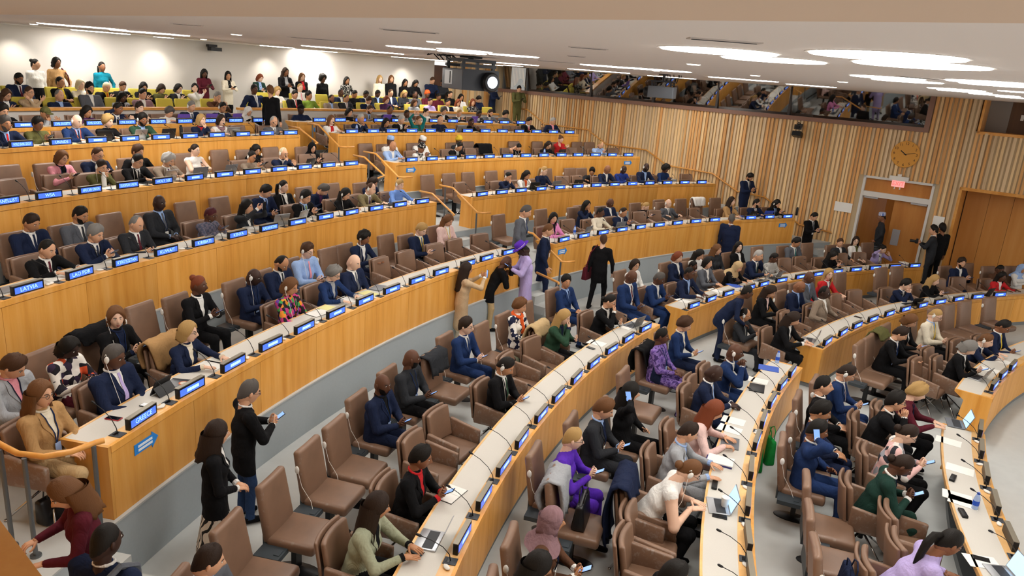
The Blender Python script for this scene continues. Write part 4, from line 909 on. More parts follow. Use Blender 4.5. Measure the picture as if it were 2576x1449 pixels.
PPL="""
c1 285 440 I f 2 tied-b beige/white black cross 15 5 gl
c1 580 470 I m 2 bald-g navy/sky black lap 10 8 la:blue
c1 880 400 I m 2 full-k grey/white black lap 5 5 bd gl
c1 1195 480 I f 5 long-k lgrey/black black lapphone 5 25
c1 1400 455 I m 2 short-k mauve/white black lap 10 10
c1 2135 480 I m 2 short-g brown black chin 10 15
c1 50 460 I f 2 long-b navy/white black lapphone 10 20 gl
c1 175 300 J m 4 short-k navy/white/maroon navy lapphone 5 20 bd
c1 590 340 J f 3 tied-k black/yellow black lap 20 0 open
c1 790 365 J f 1 bob-w cream/white cream lap 10 5
c1 1040 380 J m 2 buzz-w black/yellow/orange black lapphone 0 25
c1 1200 372 J f 2 short-b black black lapphone 0 25
c1 1410 380 J f 2 long-k black black lapphone -10 25
c1 1585 400 J f 2 fringe-d olive black lapphone 0 20
c1 1750 400 J f 1 bob-k char/white char lapphone 15 15
c1 1925 400 J f 1 bob-k white white cross -25 -5
c1 345 165 K f 2 bun-k white black stand 35 0 tuck
c1 555 150 K f 4 bob-k tan black carry 15 0 coat
c1 1005 190 K f 4 pony-k tealb black carry 0 0
c1 2010 250 K f 5 vlong-k maroon maroon sphone -10 20 coat
c1 2250 275 K f 3 long-k cream/black black sphone -20 10 open coat
c2 205 310 K f 1 bob-r dgreen/sky jeans sphone 10 20 open
c2 155 410 I m 5 short-k navy/white/lgrey navy rest 0 5
c2 325 425 S2.73 f 2 full-c black black stand 60 10 a:75 coat longc hz:1.55
c2 380 430 J f 1 curly-y white white lap 0 10
c2 550 460 I m 2 short-k black/white/red black lap 0 15
c2 605 395 J m 1 thin-y white/white/pink black lap -5 10
c2 690 475 I m 3 full-k lime black rest 20 0
c2 460 240 K f 4 wavy-d black/lgrey lgrey sphone 10 5 sk open
c2 625 290 K f 1 long-c black/red black stand 0 5 open
c2 830 310 K f 5 afro-k black black stand 10 0 longc
c2 1065 325 K f 3 long-k bwfloral black carry 5 5
c2 910 500 I m 4 bald-k taupe/sky black lap 0 20 bd
c2 1005 445 J m 5 bald-k navy/white navy lap 0 15
c2 1055 495 I m 3 bald-k char/white/mauve char lap 0 25
c2 1135 455 J m 3 short-k black black lap 15 20
c2 1250 455 J m 5 short-k navy/white navy lap 0 25
c2 1275 510 I m 2 full-b navy/white navy lapphone 0 35
c2 1365 450 J m 5 short-k char/sky char lap 0 25
c2 1455 510 I f 1 bob-r plum black lapphone 0 20
c2 1495 445 J m 2 thin-b navy/white navy lap 5 15
c2 1630 450 J f 2 wavy-y char black lapphone 0 25
c2 1735 460 J m 5 bald-k grey/white grey lap 0 20
c2 1390 310 K f 1 long-y cream white stand 0 5 coat
c2 1505 310 K f 2 long-c black/red black stand -10 5
c2 1640 345 K f 3 long-k black/white black sfold 0 10
c2 1740 345 K f 3 long-k black black sphone 0 30
c2 1905 320 K m 2 short-b navy/sky navy sphone 0 25
c2 2010 340 K m 4 short-k char khaki sphone 0 20 bd
c2 1730 540 I f 2 long-b lgrey black lap 5 15
c2 1885 530 I f 2 tied-d lav black lap 0 15
c2 1860 460 J f 5 wrap-k maroon maroon lap 0 5 hat:orange
c2 1970 480 J f 4 short-k maroon black lap 0 20
c2 2060 540 I m 3 thin-k navy/white navy lap 0 20
c2 2160 540 I f 2 long-r cream cream lap 0 15
c2 2085 460 J f 2 tied-d black/white black lap 0 10
c2 2190 490 J f 3 wavy-k white white lap 0 10
c2 2310 540 I f 2 wavy-r bwfloral black cross -15 5
c2 2355 500 J m 2 full-k navy/white navy lap 10 35
c3 170 385 K f 3 hijab-k navy char sphone -30 25 hat:navy sk hem:.3 a:-30 la:white hz:1.52
c3 415 400 W.5 m 2 short-k olive/white olive sphone -20 30 a:-60 la:blue coat hz:1.6
c1 20 615 Hf m 2 full-k black/white black desk 0 20
c1 440 640 Hf m 3 cap-k lgrey black chin 0 20 hat:olive
c1 845 625 Hf f 3 long-k plum black fold 10 20
c1 1155 595 Hf m 4 short-k navy/white/blue navy headrest 15 15
c1 1370 590 Hf f 1 full-d black black desk 5 10 sleeve:none
c1 1660 625 Hf f 2 curly-n white/white black desk 0 30
c1 1880 575 Hf m 2 short-g navy/white/navy navy type 5 15 e
c1 2190 585 Hf m 3 short-k navy/white/navy navy type 0 15 e gl
c1 2440 620 Hf f 2 hijab-k black/white black write 0 25 hat:white
c2 615 610 Hf m 6 cap-k navy/navy lgrey rest 0 0 hat:black fat:1.1
c2 1085 640 Hf f 2 bob-k black black fold 10 15
c2 1285 605 Hf m 2 short-b taupe/sky/navy taupe type 5 20 bd
c2 1490 615 Hf m 4 bald-k navy/sky navy type 5 10 gl
c2 1655 650 Hf m 5 buzz-k lgrey black chin 0 15
c2 1845 635 Hf f 1 bun-d white black fold 20 10 gl
c2 2020 620 Hf f 2 curly-n black/white black desk 0 15
c2 2170 640 Hf f 2 short-y char/white char phone 0 20
c2 2365 650 Hf m 5 short-k char/white/sky char type 0 20
c3 125 640 Hf m 2 short-d grey/white/blue grey desk 5 20 bd
c3 275 650 Hf f 2 curly-k grey grey desk 0 25
c1 45 745 Gf m 3 full-n navy/sky/red navy desk 0 10 bd fat:1.15
c1 365 745 Gf f 4 full-k olive black phone 5 15 gl
c1 750 720 Gf m 1 none blue/sky/navy navy desk 5 15 e la:orange fat:1.1
c1 1060 725 Gf f 1 curly-y black black type 10 10
c1 1400 705 Gf m 4 full-k green/sky black type -5 15 e bd
c1 1985 715 Gf f 1 bob-y navy/red navy chin 10 0
c1 2180 715 Gf f 1 bob-d white/mauve black desk 5 5 gl scarf:mauve
c2 345 725 Gf m 2 bald-s grey/white/grey grey fold 5 10
c2 915 715 Gf f 1 long-c white/red black fold 5 0 open
c2 1205 700 Gf m 3 short-s navy/white navy clasp 5 5
c2 1450 740 Gf f 3 long-k navy black fold 5 10 gl
c2 1600 705 Gf m 2 short-s black/white black phone 5 20
c2 1770 715 Gf f 2 short-c teal/green jeans behind 5 5 gl
c2 1985 710 Gf m 2 none navy navy type 5 20
c2 2290 730 Gf f 5 buzz-k black black chin 15 10
c3 510 720 Gf m 2 full-k black/white/red black desk 0 20
c3 740 720 Gf m 2 short-s navy/pink navy rest 5 20
c1 600 1080 Fb f 2 bob-c pink/black black phone 5 15 gl open la:blue
c1 945 1040 Fb m 2 thin-b navy/white navy phone 5 25 gl
c1 1345 1020 Fb m 2 full-b black black rest 10 15
c1 1920 1010 Fb f 1 lowbun-d white white fold 10 5 sleeve:none
c1 2510 1000 Fb f 2 long-k black black lapphone 0 25
c2 725 985 Fb f 2 hijab-k black black lapphone -10 10 hat:black gl
c1 990 1165 Ff f 2 short-d olive black clasp 0 20 e gl
c1 1345 1110 Ff m 2 short-k black/white/black black type 5 20 e gl
c1 1645 1100 Ff m 2 curly-s taupe/white/plum taupe type 10 25 h
c1 2475 1070 Ff f 3 tied-k taupe taupe phone 0 15 e
c2 440 1040 Ff m 2 bald-w navy/white navy chin 5 10 e gl
c2 1520 965 Ff m 3 none sky/white sky type -5 15
c2 1495 920 Fb m 5 kufi-k white white lap 5 5 hat:sky
c2 1800 915 Fb m 5 kufi-k white white lapphone 15 20 hat:white
c2 1795 985 Ff f 4 wrap-k white white phone 0 25 hat:bwfloral scarf:bwfloral
c2 2165 965 Ff m 3 short-k black/white/green black write 5 30 e
c2 2165 910 Fb f 5 wrap-k char char lap 0 20 hat:yellow
c3 400 965 Ff f 2 tied-k black black headrest -5 45 sleeve:none la:white
c3 695 955 Ff f 2 long-d black black desk 5 25
c3 820 900 Fb f 1 bun-c red red cross 0 20 scarf:red
c3 1210 950 Ff m 2 bald-y sky sky phone 5 30
c5 285 455 Eb m 3 short-d navy/white/navy navy lapphone 5 25
c5 770 385 Eb m 3 short-k grey/white/char grey lapphone 10 20 bd
c5 1560 270 Eb m 6 none char/sky/grey char lap 5 10 la:navy fat:1.1
c6 250 150 Eb m 2 full-k navy/sky/blue navy lapphone 10 30
c6 440 115 Eb f 1 pony-k black/white black lap 5 5 e
c6 815 125 Eb m 2 full-n navy/plum navy lapphone 15 45 lean:22
c6 1310 60 Eb f 2 bob-d navy navy lapphone 10 35
c5 450 720 Ef m 2 thin-k black/white/maroon black desk 5 20 fat:1.1
c5 925 570 Ef m 2 full-g navy/white/navy navy phone 5 20 la:black
c5 1325 470 Ef m 2 bald-g char/white/maroon char lapphone 5 25
c5 2060 385 Ef f 5 short-m plaid black phone 10 20 gl
c6 75 310 Ef f 2 long-k char/white char photo 15 10
c6 650 210 Ef m 2 full-k black/sky/lime black phone 5 20 e gl
c6 1040 180 Ef f 2 long-k black/black black fold 5 25 e
c6 1295 130 Ef m 1 bald-b tweed/white/plum tweed write 15 20 e
c6 1580 90 Ef f 1 short-y denim denim desk 5 15 e fat:1.1
c3 300 1265 Ef f 2 tied-k navy navy chin 5 20 gl e
c3 480 1250 Ef f 3 long-k white/orange black phone 5 20
c3 655 1210 Ef f 1 pony-y navy navy type 5 15 e
c3 1145 1215 Eb m 3 full-k char/white char rest -50 25 lean:24
c3 1280 1195 Ef m 4 none navy/white navy desk 5 15
c3 1440 1195 Ef m 6 none royal navy phone 0 20 e
c3 1660 1175 Ef m 6 none navy/sky navy desk 5 15 e bd
c3 1850 1190 Ef f 5 afro-k blue navy phone 5 25
c7 755 420 Df f 2 long-k hotpink/black black fold -30 15
c7 1080 300 Db f 3 long-k navy navy chin 10 5
c7 1305 270 Db m 5 none navy/white navy lap 0 20 fat:1.1
c7 1215 370 Df f 5 tied-k cream black desk 10 5 gl
c7 1430 360 Df m 3 thin-d navy/white/navy navy phone 5 25 e
c7 1650 300 Db f 1 lowbun-y black black lapphone 15 30
c7 1880 280 Db m 1 none grey/white/black grey rest 0 10 h
e1 590 570 Df f 1 long-d tan/navy navy fold 25 0
e1 1005 605 Df m 2 short-k navy/white/maroon navy type 25 5 bd
e1 1330 605 Df m 2 long-k black/sky/navy black phone 5 20 h bd
c7 1555 885 Cb f 2 bob-d white white lapphone -20 10 gl
c7 1505 985 Cf m 5 none blue/white/maroon blue lapphone 0 25 la:white
c7 1780 1010 Cf m 5 short-n blue/white blue phone 5 25 gl
c7 2085 965 Cf m 5 buzz-k navy/sky navy desk 10 5 gl
c7 2270 865 Cf f 2 bob-k grey/white grey fold -5 5
c7 1970 805 Cb f 1 bob-r navy/white black lap 0 15
c7 2175 775 Cb f 2 long-k white white lapphone 5 25
c7 2360 735 Cb f 2 wavy-c char char lap 10 5
c8 30 500 Cb f 1 wavy-k black/white black lap -20 0
c7 2120 905 Cb f 5 tied-k plum plum lap 5 10 gl rr:1.45
c8 15 665 Cf f 2 hijab-k black black write 0 25 hat:khaki
c8 195 570 Cf m 2 short-s navy/white/dgreen navy type 5 15
c8 335 590 Cf f 5 tied-k hound black phone 5 20
c8 530 450 Cb m 3 full-k grey/white/teal grey lapphone 5 25
c8 860 565 Cf f 2 long-k black black phone 5 30
c8 930 460 Cb m 2 short-b char/white char rest -30 10
c8 1075 445 Cb f 1 long-d white/olive black lap -40 5 gl
c8 1305 515 Cb f 1 bun-k lav/white black headrest 5 20 rr:1.3
c8 650 765 Bb m 5 none grey/sky/grey grey lap -5 10
c8 830 740 Bb f 1 long-y red/white red type -35 5 la:blue
c8 555 840 Bb m 4 none navy/sky navy lapphone 5 30 la:blue
c8 290 880 Bb f 2 long-d black/palepink black type 0 30
c8 785 900 Bf m 6 bald-k taupe/white taupe rest 5 10 gl
c8 490 1120 Bf f 2 long-d black/white black type 5 30
c8 1510 830 Bf m 1 full-k navy/white/navy navy clasp 5 15
c8 1760 790 Bf f 1 wavy-y black black phone 10 15
c8 2010 640 Bb m 2 full-d navy/white navy phone -20 5 bd
c8 2340 690 Bb m 5 buzz-k brown brown lap 0 25
c8 2365 760 Bf f 5 long-k red/white black desk -10 15
c8 2540 690 Bb f 3 hijab-k white/white brown lap 5 10 hat:sky
d4 1450 265 Ab f 2 full-d black/white black type 5 30 la:blue lt
d4 1540 150 Ab f 2 bob-c black/white black lapphone 0 30
d4 1770 105 Ab m 1 buzz-y cream/sky black lapphone 5 25 h gl la:yellow
d4 2370 200 Af m 4 short-k navy/white/yellow navy lapphone 0 30 gl
d4 2055 385 Af f 1 bob-g black/white black phone 5 35
d4 2230 335 Af m 1 short-c navy/white/brown navy write 0 20 h
d4 785 745 Ab m 2 short-k black/white/navy black lap 0 0 la:blue
d4 965 615 Ab m 2 short-d blue/white/plum blue lapphone 5 30 h
d4 745 960 Ab m 3 full-k navy/white/plum navy lap 5 20
d4 715 1135 Ab m 4 short-k blue/white blue ear 10 15
d4 1415 880 Af m 2 full-k black/white black clasp 10 10 gl
d4 1595 790 Af f 1 curly-y maroon black type 15 25 la:navy
d4 1500 1150 Af f 1 lowbun-d pinkprint black phone 5 35 gl
d8 1440 430 Af f 5 lowbun-d dgreen/white dgreen phone 0 35 la:navy lean:16
d8 1840 1130 Af f 4 pony-k lav black lean 15 25 gl
d7 930 95 Bb f 1 short-y purple purple phone 15 10 gl fat:1.12
d3 1220 1035 Bb m 2 full-c char/sky/navy char lapphone 5 25 la:navy
d3 1500 885 Bb f 2 wavy-k black black ear 25 10
d3 1815 335 Bb f 5 short-k purpleprint purpleprint lap 10 5 la:blue fat:1.12
d3 2025 205 Bb f 2 curly-b blue/cream navy lapphone 10 25
d7 725 905 Bb f 3 hijab-k brown/white brown lapphone 15 5 hat:mauve la:navy
d7 560 1345 Bb f 3 long-k black black lapphone 15 20
d3 2310 680 Bf m 6 none navy/white/sky navy fold 5 30
d3 2530 490 Bf m 5 none blue/white blue clasp 10 5 e gl
d4 40 315 Bb m 3 bald-k char char lap 20 10 gl e rr:1.5
d3 2290 1050 Bf f 2 long-r palepink palepink write 15 25
d3 2050 1270 Bf f 2 short-d lgrey/sky lgrey desk 20 25
d7 2020 380 Bf f 1 lowbun-c white black type 10 35 h gl sleeve:none lean:30
d7 1900 1430 Bf m 3 short-k black black phone 10 20
d2 1415 805 Cb m 5 none navy/black navy lapphone -15 5 bd la:blue fat:1.12
d2 1695 560 Cb m 5 none char black lapphone 35 5 bd la:blue fat:1.1
d2 2235 235 Cb m 1 full-d blue/white/blue blue lapphone 5 5 gl
d3 410 30 Cb f 2 curly-c floral floral lap 5 15 scarf:orange sk
c7 880 1050 Cb m 3 full-k blue/sky/blue blue lap -35 5
d5 2020 1310 Cb m 2 short-d grey/sky char lap 35 15
d6 1770 275 Cf f 4 full-k black/red black phone 15 15 fat:1.1
d6 1330 760 Cf f 3 vlong-d sage/black black type 25 15
d3 255 610 Cf m 3 short-k black/white/green black lapphone 0 30 e
d3 835 135 Cf f 1 long-y green/navy black chin 0 20
c7 1290 1235 Cf f 2 lowbun-k black/white black chin 10 20 gl
d1 1150 145 Db f 1 bob-c black/navy black phone -35 5 e la:blue
d1 650 435 Db f 6 bob-k print maroon lapphone 5 25 fat:1.1
d1 70 610 Db m 2 full-b lgrey/pink khaki lap 15 35 la:navy
c5 1950 1085 Db f 5 bun-r black/white black phone 15 5 fat:1.1
c6 135 1000 Db m 6 none navy/navy navy lapphone 20 15 h gl la:blue
c6 400 850 Db m 3 bald-k navy/white/char navy lapphone 0 35 bd
c6 665 740 Db m 1 full-b sky/sky/pink sky lapphone 0 15 e gl plain
c6 1220 610 Db f 4 curly-k navy/white navy type 5 20 e
c6 1785 525 Db m 1 full-y navy/white/grey char lapphone 0 30 la:yellow
c6 2050 435 Db f 2 long-c palepink/white black lapphone 0 30 la:yellow
d1 395 905 Df f 2 wavy-c tan/cream khaki lap 0 5 gl la:blue
d1 1100 530 Df m 5 short-n navy/white/lav navy lap 5 15 e fat:1.1
d1 1850 295 Df f 1 bob-y navy/cream navy desk 15 5 gl
c6 490 1090 Df f 3 bob-c kente black lap 5 20 e la:black
c6 920 960 Df f 1 curly-g blue/lgrey black desk 5 25 gl
c6 1120 850 Df m 1 none navy/white/grey navy lap 5 20
d2 85 885 S0 m 2 short-n black/white jeans sphone 5 15 a:35 gl coat hz:1.53
d5 2130 50 S0 f 2 wavy-d black/white zebra sfold 15 5 a:20 coat sk hem:.32 hz:1.52
d5 700 590 S.45 f 2 wavy-c maroon black give 10 30 a:-145 coat hz:1.42
d5 1030 1110 S0 m 6 buzz-k navy/white navy stand -10 5 a:75 hz:1.62
c6 2240 930 S0 f 3 vlong-d beige/white cream sphoto 0 5 a:25 coat longc hz:1.5
c7 280 850 S0 m 5 none black khaki scam 0 25 a:20 coat hz:1.42
c7 480 720 S.2 m 6 hat-k lav lav sphone -5 40 a:190 hat:purple longc hz:1.55
c7 465 350 S.75 m 2 short-n grey/white/blue grey walk 0 25 a:-20 coat hz:1.6
c7 690 540 S.25 m 2 short-c navy/white/navy navy walk 0 15 a:-10 coat la:navy hz:1.62
c7 1250 640 S0 f 1 tied-b black black walk 30 0 a:60 coat hz:1.58
e1 600 860 S0 m 4 bald-n navy/white navy stand 20 5 a:60 coat hz:1.6
e1 880 150 W.55 m 3 full-k navy/white/grey navy sphone 0 35 a:-60 coat bd hz:1.58 fat:1.1
c8 690 220 W.9 m 2 short-k black/white/grey black sphone 0 30 a:-60 coat la:grey hz:1.6
c8 1305 235 W.15 m 4 kufi-k char grey carry 10 5 a:160 hat:stripe hz:1.55
c8 1765 350 W.75 m 2 full-k char/white char sphone 20 5 a:145 coat hz:1.56
c8 1840 335 W.3 m 4 full-k black black stand 0 5 a:100 hz:1.55
c8 100 900 S0 f 5 tied-k navy navy bend 20 15 a:-20 gl la:blue hz:1.42 fat:1.1
c8 2400 485 Q f 1 bun-k black black type 0 15 a:-120 la:black
"""
ORDN=['first','second','third','fourth','fifth','sixth','seventh','eighth','ninth','tenth','eleventh','twelfth','thirteenth','fourteenth','fifteenth','sixteenth','seventeenth','eighteenth','nineteenth','twentieth','twenty-first','twenty-second','twenty-third','twenty-fourth','twenty-fifth','twenty-sixth','twenty-seventh','twenty-eighth','twenty-ninth','thirtieth']
CN={'navy':'navy','char':'charcoal','lgrey':'light grey','royal':'royal blue','sky':'light blue','dgreen':'dark green','tealb':'teal blue','hotpink':'bright pink','palepink':'pale pink','lav':'lavender','lime':'green','kente':'multicoloured patterned','print':'geometric print','floral':'black and white floral','bwfloral':'dark floral','purpleprint':'purple patterned','hound':'checked','pinkprint':'pink and grey print','jeans':'denim','zebra':'zebra print','stripe':'striped','plaid':'plaid','tweed':'tweed','denim':'blue denim'}
cn=lambda c:CN.get(c,c)
PH={'desk':'hands on the desk','write':'writing','type':'typing','phone':'holding a phone','lapphone':'phone in lap','lap':'hands in lap','rest':'arms resting','fold':'hands folded','cross':'arms crossed','chin':'hand at chin','clasp':'hands clasped at chin','ear':'hand to ear','photo':'taking a photo','behind':'hands behind head','headrest':'head on hand','lean':'leaning over the desk','slump':'leaning forward','stand':'standing','sphone':'standing with a phone','sphoto':'standing, raising a phone','walk':'walking','sfold':'standing, hands together','scam':'standing, filming','carry':'standing','bend':'bending','give':'walking, hands out'}
DR={'f':(.62,1.05),'b':(1.45,2.1)}
SEATED=[]
def place(c,x,y,row,sit_hz):
    X,Y=px(c,x,y)
    if row[0]=='S': return onz(X,Y,float(row[1:] or 0)*K+sit_hz),float(row[1:] or 0)*K
    if row[0]=='W':
        d=ray(X,Y); t=(WO-float(row[1:]))/d.dot(WN); w=Vector((0,0,CH))+d*t; return w,max(0,w.z-sit_hz)
    if row=='Q': L=0; return onz(X,Y,1.2),0
    if row in 'IJK':
        R={'I':34.5,'J':35.65,'K':36.35}[row]*K; L=LV['I' if row=='I' else 'J']; return oncyl(X,Y,R,L+1.2),L
    L=LV[row[0]]; R=RW[row[0]]; lo,hi=DR[row[1]]
    if row=='Fb': lo,hi=1.3,1.75
    if row[0]=='E' and row[1]=='b': lo,hi=1.35,1.85
    if row[0] in 'GH': lo,hi=.55,.9
    if row[0]=='A' and row[1]=='f': hi=1.3
    w=onz(X,Y,L+sit_hz); r,_=polof(w); dr=r-R
    if dr<lo or dr>hi:
        q=oncyl(X,Y,R+min(hi,max(lo,dr)),L+sit_hz)
        if q is not None and abs(q.z-L-sit_hz)<.28: w=q
    return w,L
def build_people(lines):
    for ln in lines:
        t=ln.split()
        if not t: continue
        c,x,y,row,g,skin,hair,tops,bottom,pose,yaw,pitch=t[:12]; o={}
        for q in t[12:]:
            k,_,v=q.partition(':'); o[k]=v if v else True
        if len(row)==2 and row[1]=='f' and 'ft' not in o: o['ft']='-.13'
        top,*rest=tops.split('/')
        if rest: o['shirt']=rest[0]
        if len(rest)>1: o['tie']=rest[1]
        sit=row[0] not in 'KSW'
        hz=float(o.get('hz',1.21 if sit else 1.55 if g=='f' else 1.62))
        w,L=place(c,x,y,row,hz)
        if 'rr' in o:
            w2=oncyl(*px(c,x,y),RW[row[0]]+float(o['rr']),L+hz); w=w2 if w2 is not None else w
        dist=(w-Vector((0,0,CH))).length
        hz=w.z-L
        if row in 'K': hz=min(1.7,max(1.35,hz))
        if 'a' in o: fw=Vector((math.cos(rad(float(o['a']))),math.sin(rad(float(o['a']))),0))
        else:
            fw=Vector((CX-w.x,CY-w.y,0)).normalized(); fw=Matrix.Rotation(rad(float(o.get('f',0))),3,'Z')@fw
        lean=rad(float(o.get('lean',POSE[pose][0]))); s=1
        off=math.sin(lean)*.5+math.sin(lean*.5)*.165+.022
        P=Vector((w.x,w.y,L))-fw*off
        M=frame(P,fw)
        root,info=person(M,hz,dist,sit,g,skin,hair,top,bottom,pose,float(yaw),float(pitch),o)
        info.update(row=row,fw=fw,P=P,L=L,top=top,o=o,dist=dist,pose=pose,crop=(c,x,y))
        info['ang']=polof(P)[1]
        sh=o.get('shirt'); d='person in '+cn(top)
        what=' jacket' if sh and top!=sh else ' top'
        if o.get('sk'): what=' outfit'
        if o.get('tie') and sh==top: what=' shirt'
        d+=what
        if o.get('tie'): d+=' and '+cn(o['tie'])+' tie'
        elif o.get('hat') : d+=' and '+cn(o['hat'])+' '+{'hijab':'headscarf','cap':'cap','kufi':'cap','wrap':'headwrap','hat':'hat'}[hair.split('-')[0]]
        elif sh and top!=sh: d+=' over '+cn(sh)
        elif o.get('scarf'): d+=' with '+cn(o['scarf'])+' scarf'
        info['desc']=d; info['short']='person in '+cn(top)+what
        PEOPLE.append(info)
        if pose in('phone','lapphone','photo','sphone','sphoto','ear') and not o.get('nophone'): info['phone']=True
        yield info
import os
_sub=os.environ.get('PSUB')
_lines=PPL.strip().split('\n')
for info in build_people(_lines): pass
# ================================================================ chairs under people and empty ones
ROWN={'A':'front row','B':'second row','C':'third row','D':'fourth row','E':'fifth row','F':'sixth row','G':'seventh row','H':'eighth row'}
def block(ang): return 'right block' if ang<143.6 else 'left block'
def rowname(row,ang):
    if row=='I': return 'front gallery row, '+block(ang)
    if row=='J': return 'rear gallery row, '+block(ang)
    if row=='K': return 'by the white back wall'
    if row[0] in 'SW': return ''
    if row=='Q': return 'at the clerk desk in the alcove'
    return ROWN[row[0]]+', '+block(ang)
def words(s): return len(s.replace(',',' ').split())
LABQ=[]                                              # (object, base label, ang, detail)
def squeeze(l):
    for a,b in (('brown leather ','brown '),(' under the person',' under person'),('holding a phone','with phone'),(' from the aisle',' from aisle'),('multicoloured patterned','multicoloured'),('black and white floral','floral'),('pink and grey print','print'),('brown armless chair','brown chair'),(' left block',' left'),(' right block',' right'),('mustard gallery seat','mustard seat'),(' and ',' '),(', ',' ')):
        if words(l)<=16: return l
        l=l.replace(a,b)
    return ' '.join(l.split()[:16])
def project(p):
    d=p-Vector((0,0,CH)); z=d.dot(_f); return (1288+FPX*d.dot(_cr)/z,724.5-FPX*d.dot(_cu)/z,z)
def ordw(i):
    if i<30: return ORDN[i]
    n=i+1; return str(n)+({1:'st',2:'nd',3:'rd'}.get(n%10,'th') if n%100 not in(11,12,13) else 'th')
def left_right(objs,base,out):
    ins=[]
    for o in objs:
        x,y,z=project(o.matrix_basis.translation)
        if z>0 and -150<x<2726 and -60<y<1500: ins.append((x,o))
        else: o['label']=out
    for i,(x,o) in enumerate(sorted(ins,key=lambda t:t[0])): o['label']=base+', '+ordw(i)+' from the left'
def finish_labels():
    left_right(LAMPS,'round flush ceiling lamp with bright opal disc','round opal ceiling lamp over the podium side of the hall')
    left_right([o for o in bpy.data.objects if o.name.startswith('ceiling_vent')],'slim grey air slot in the ceiling','')
    left_right([o for o in bpy.data.objects if o.name.startswith('downlight')],'small recessed downlight in the ceiling','')
    left_right([o for o in bpy.data.objects if o.name.startswith('wall_washer')],'wall washer lighting the white back wall','wall washer lighting the white back wall beyond the left edge')
    by={}
    for o,b,ang in LABQ: by.setdefault(b,[]).append((ang,o))
    for b,L in by.items():
        if len(L)==1: L[0][1]['label']=squeeze(b); continue
        L.sort(key=lambda t:abs(t[0]-143.5))
        for i,(a,o) in enumerate(L): o['label']=squeeze(b+', '+ordw(i)+' from the aisle')
for p in PEOPLE:
    rn=rowname(p['row'],p['ang']); b=p['desc']+', '+PH[p['pose']]
    if rn: b+=', '+rn
    if words(b)>12: b=p['desc']+(', '+rn if rn else '')
    if words(b)>12: b=p['short']+(', '+rn if rn else '')
    p['base']=b; tag(p['root'],None,'person','people'); LABQ.append((p['root'],b,p['ang']))
    row=p['row']
    if row[0] in 'KSW': continue
    if row in 'IJ': kind='gal'
    elif row=='Q': kind='arm'
    else: kind='arm' if row[1]=='f' else 'side'
    b={'arm':'brown leather armchair','side':'brown armless chair','gal':'mustard gallery seat'}[kind]+' under '+p['short'].replace('person','the person')+(', '+rn if rn else '')
    if words(b)>13: b={'arm':'brown armchair','side':'brown armless chair','gal':'mustard seat'}[kind]+' under '+p['short'].replace('person in','person in')+', '+rn
    c=chair(kind,frame(p['P'],p['fw']),None,{'arm':'brown armchairs at the desks','side':'brown armless chairs in the rear rows','gal':'mustard gallery seats'}[kind],kind=='side' and row[0] in 'ABCD')
    LABQ.append((c,b,p['ang'])); p['chair']=c
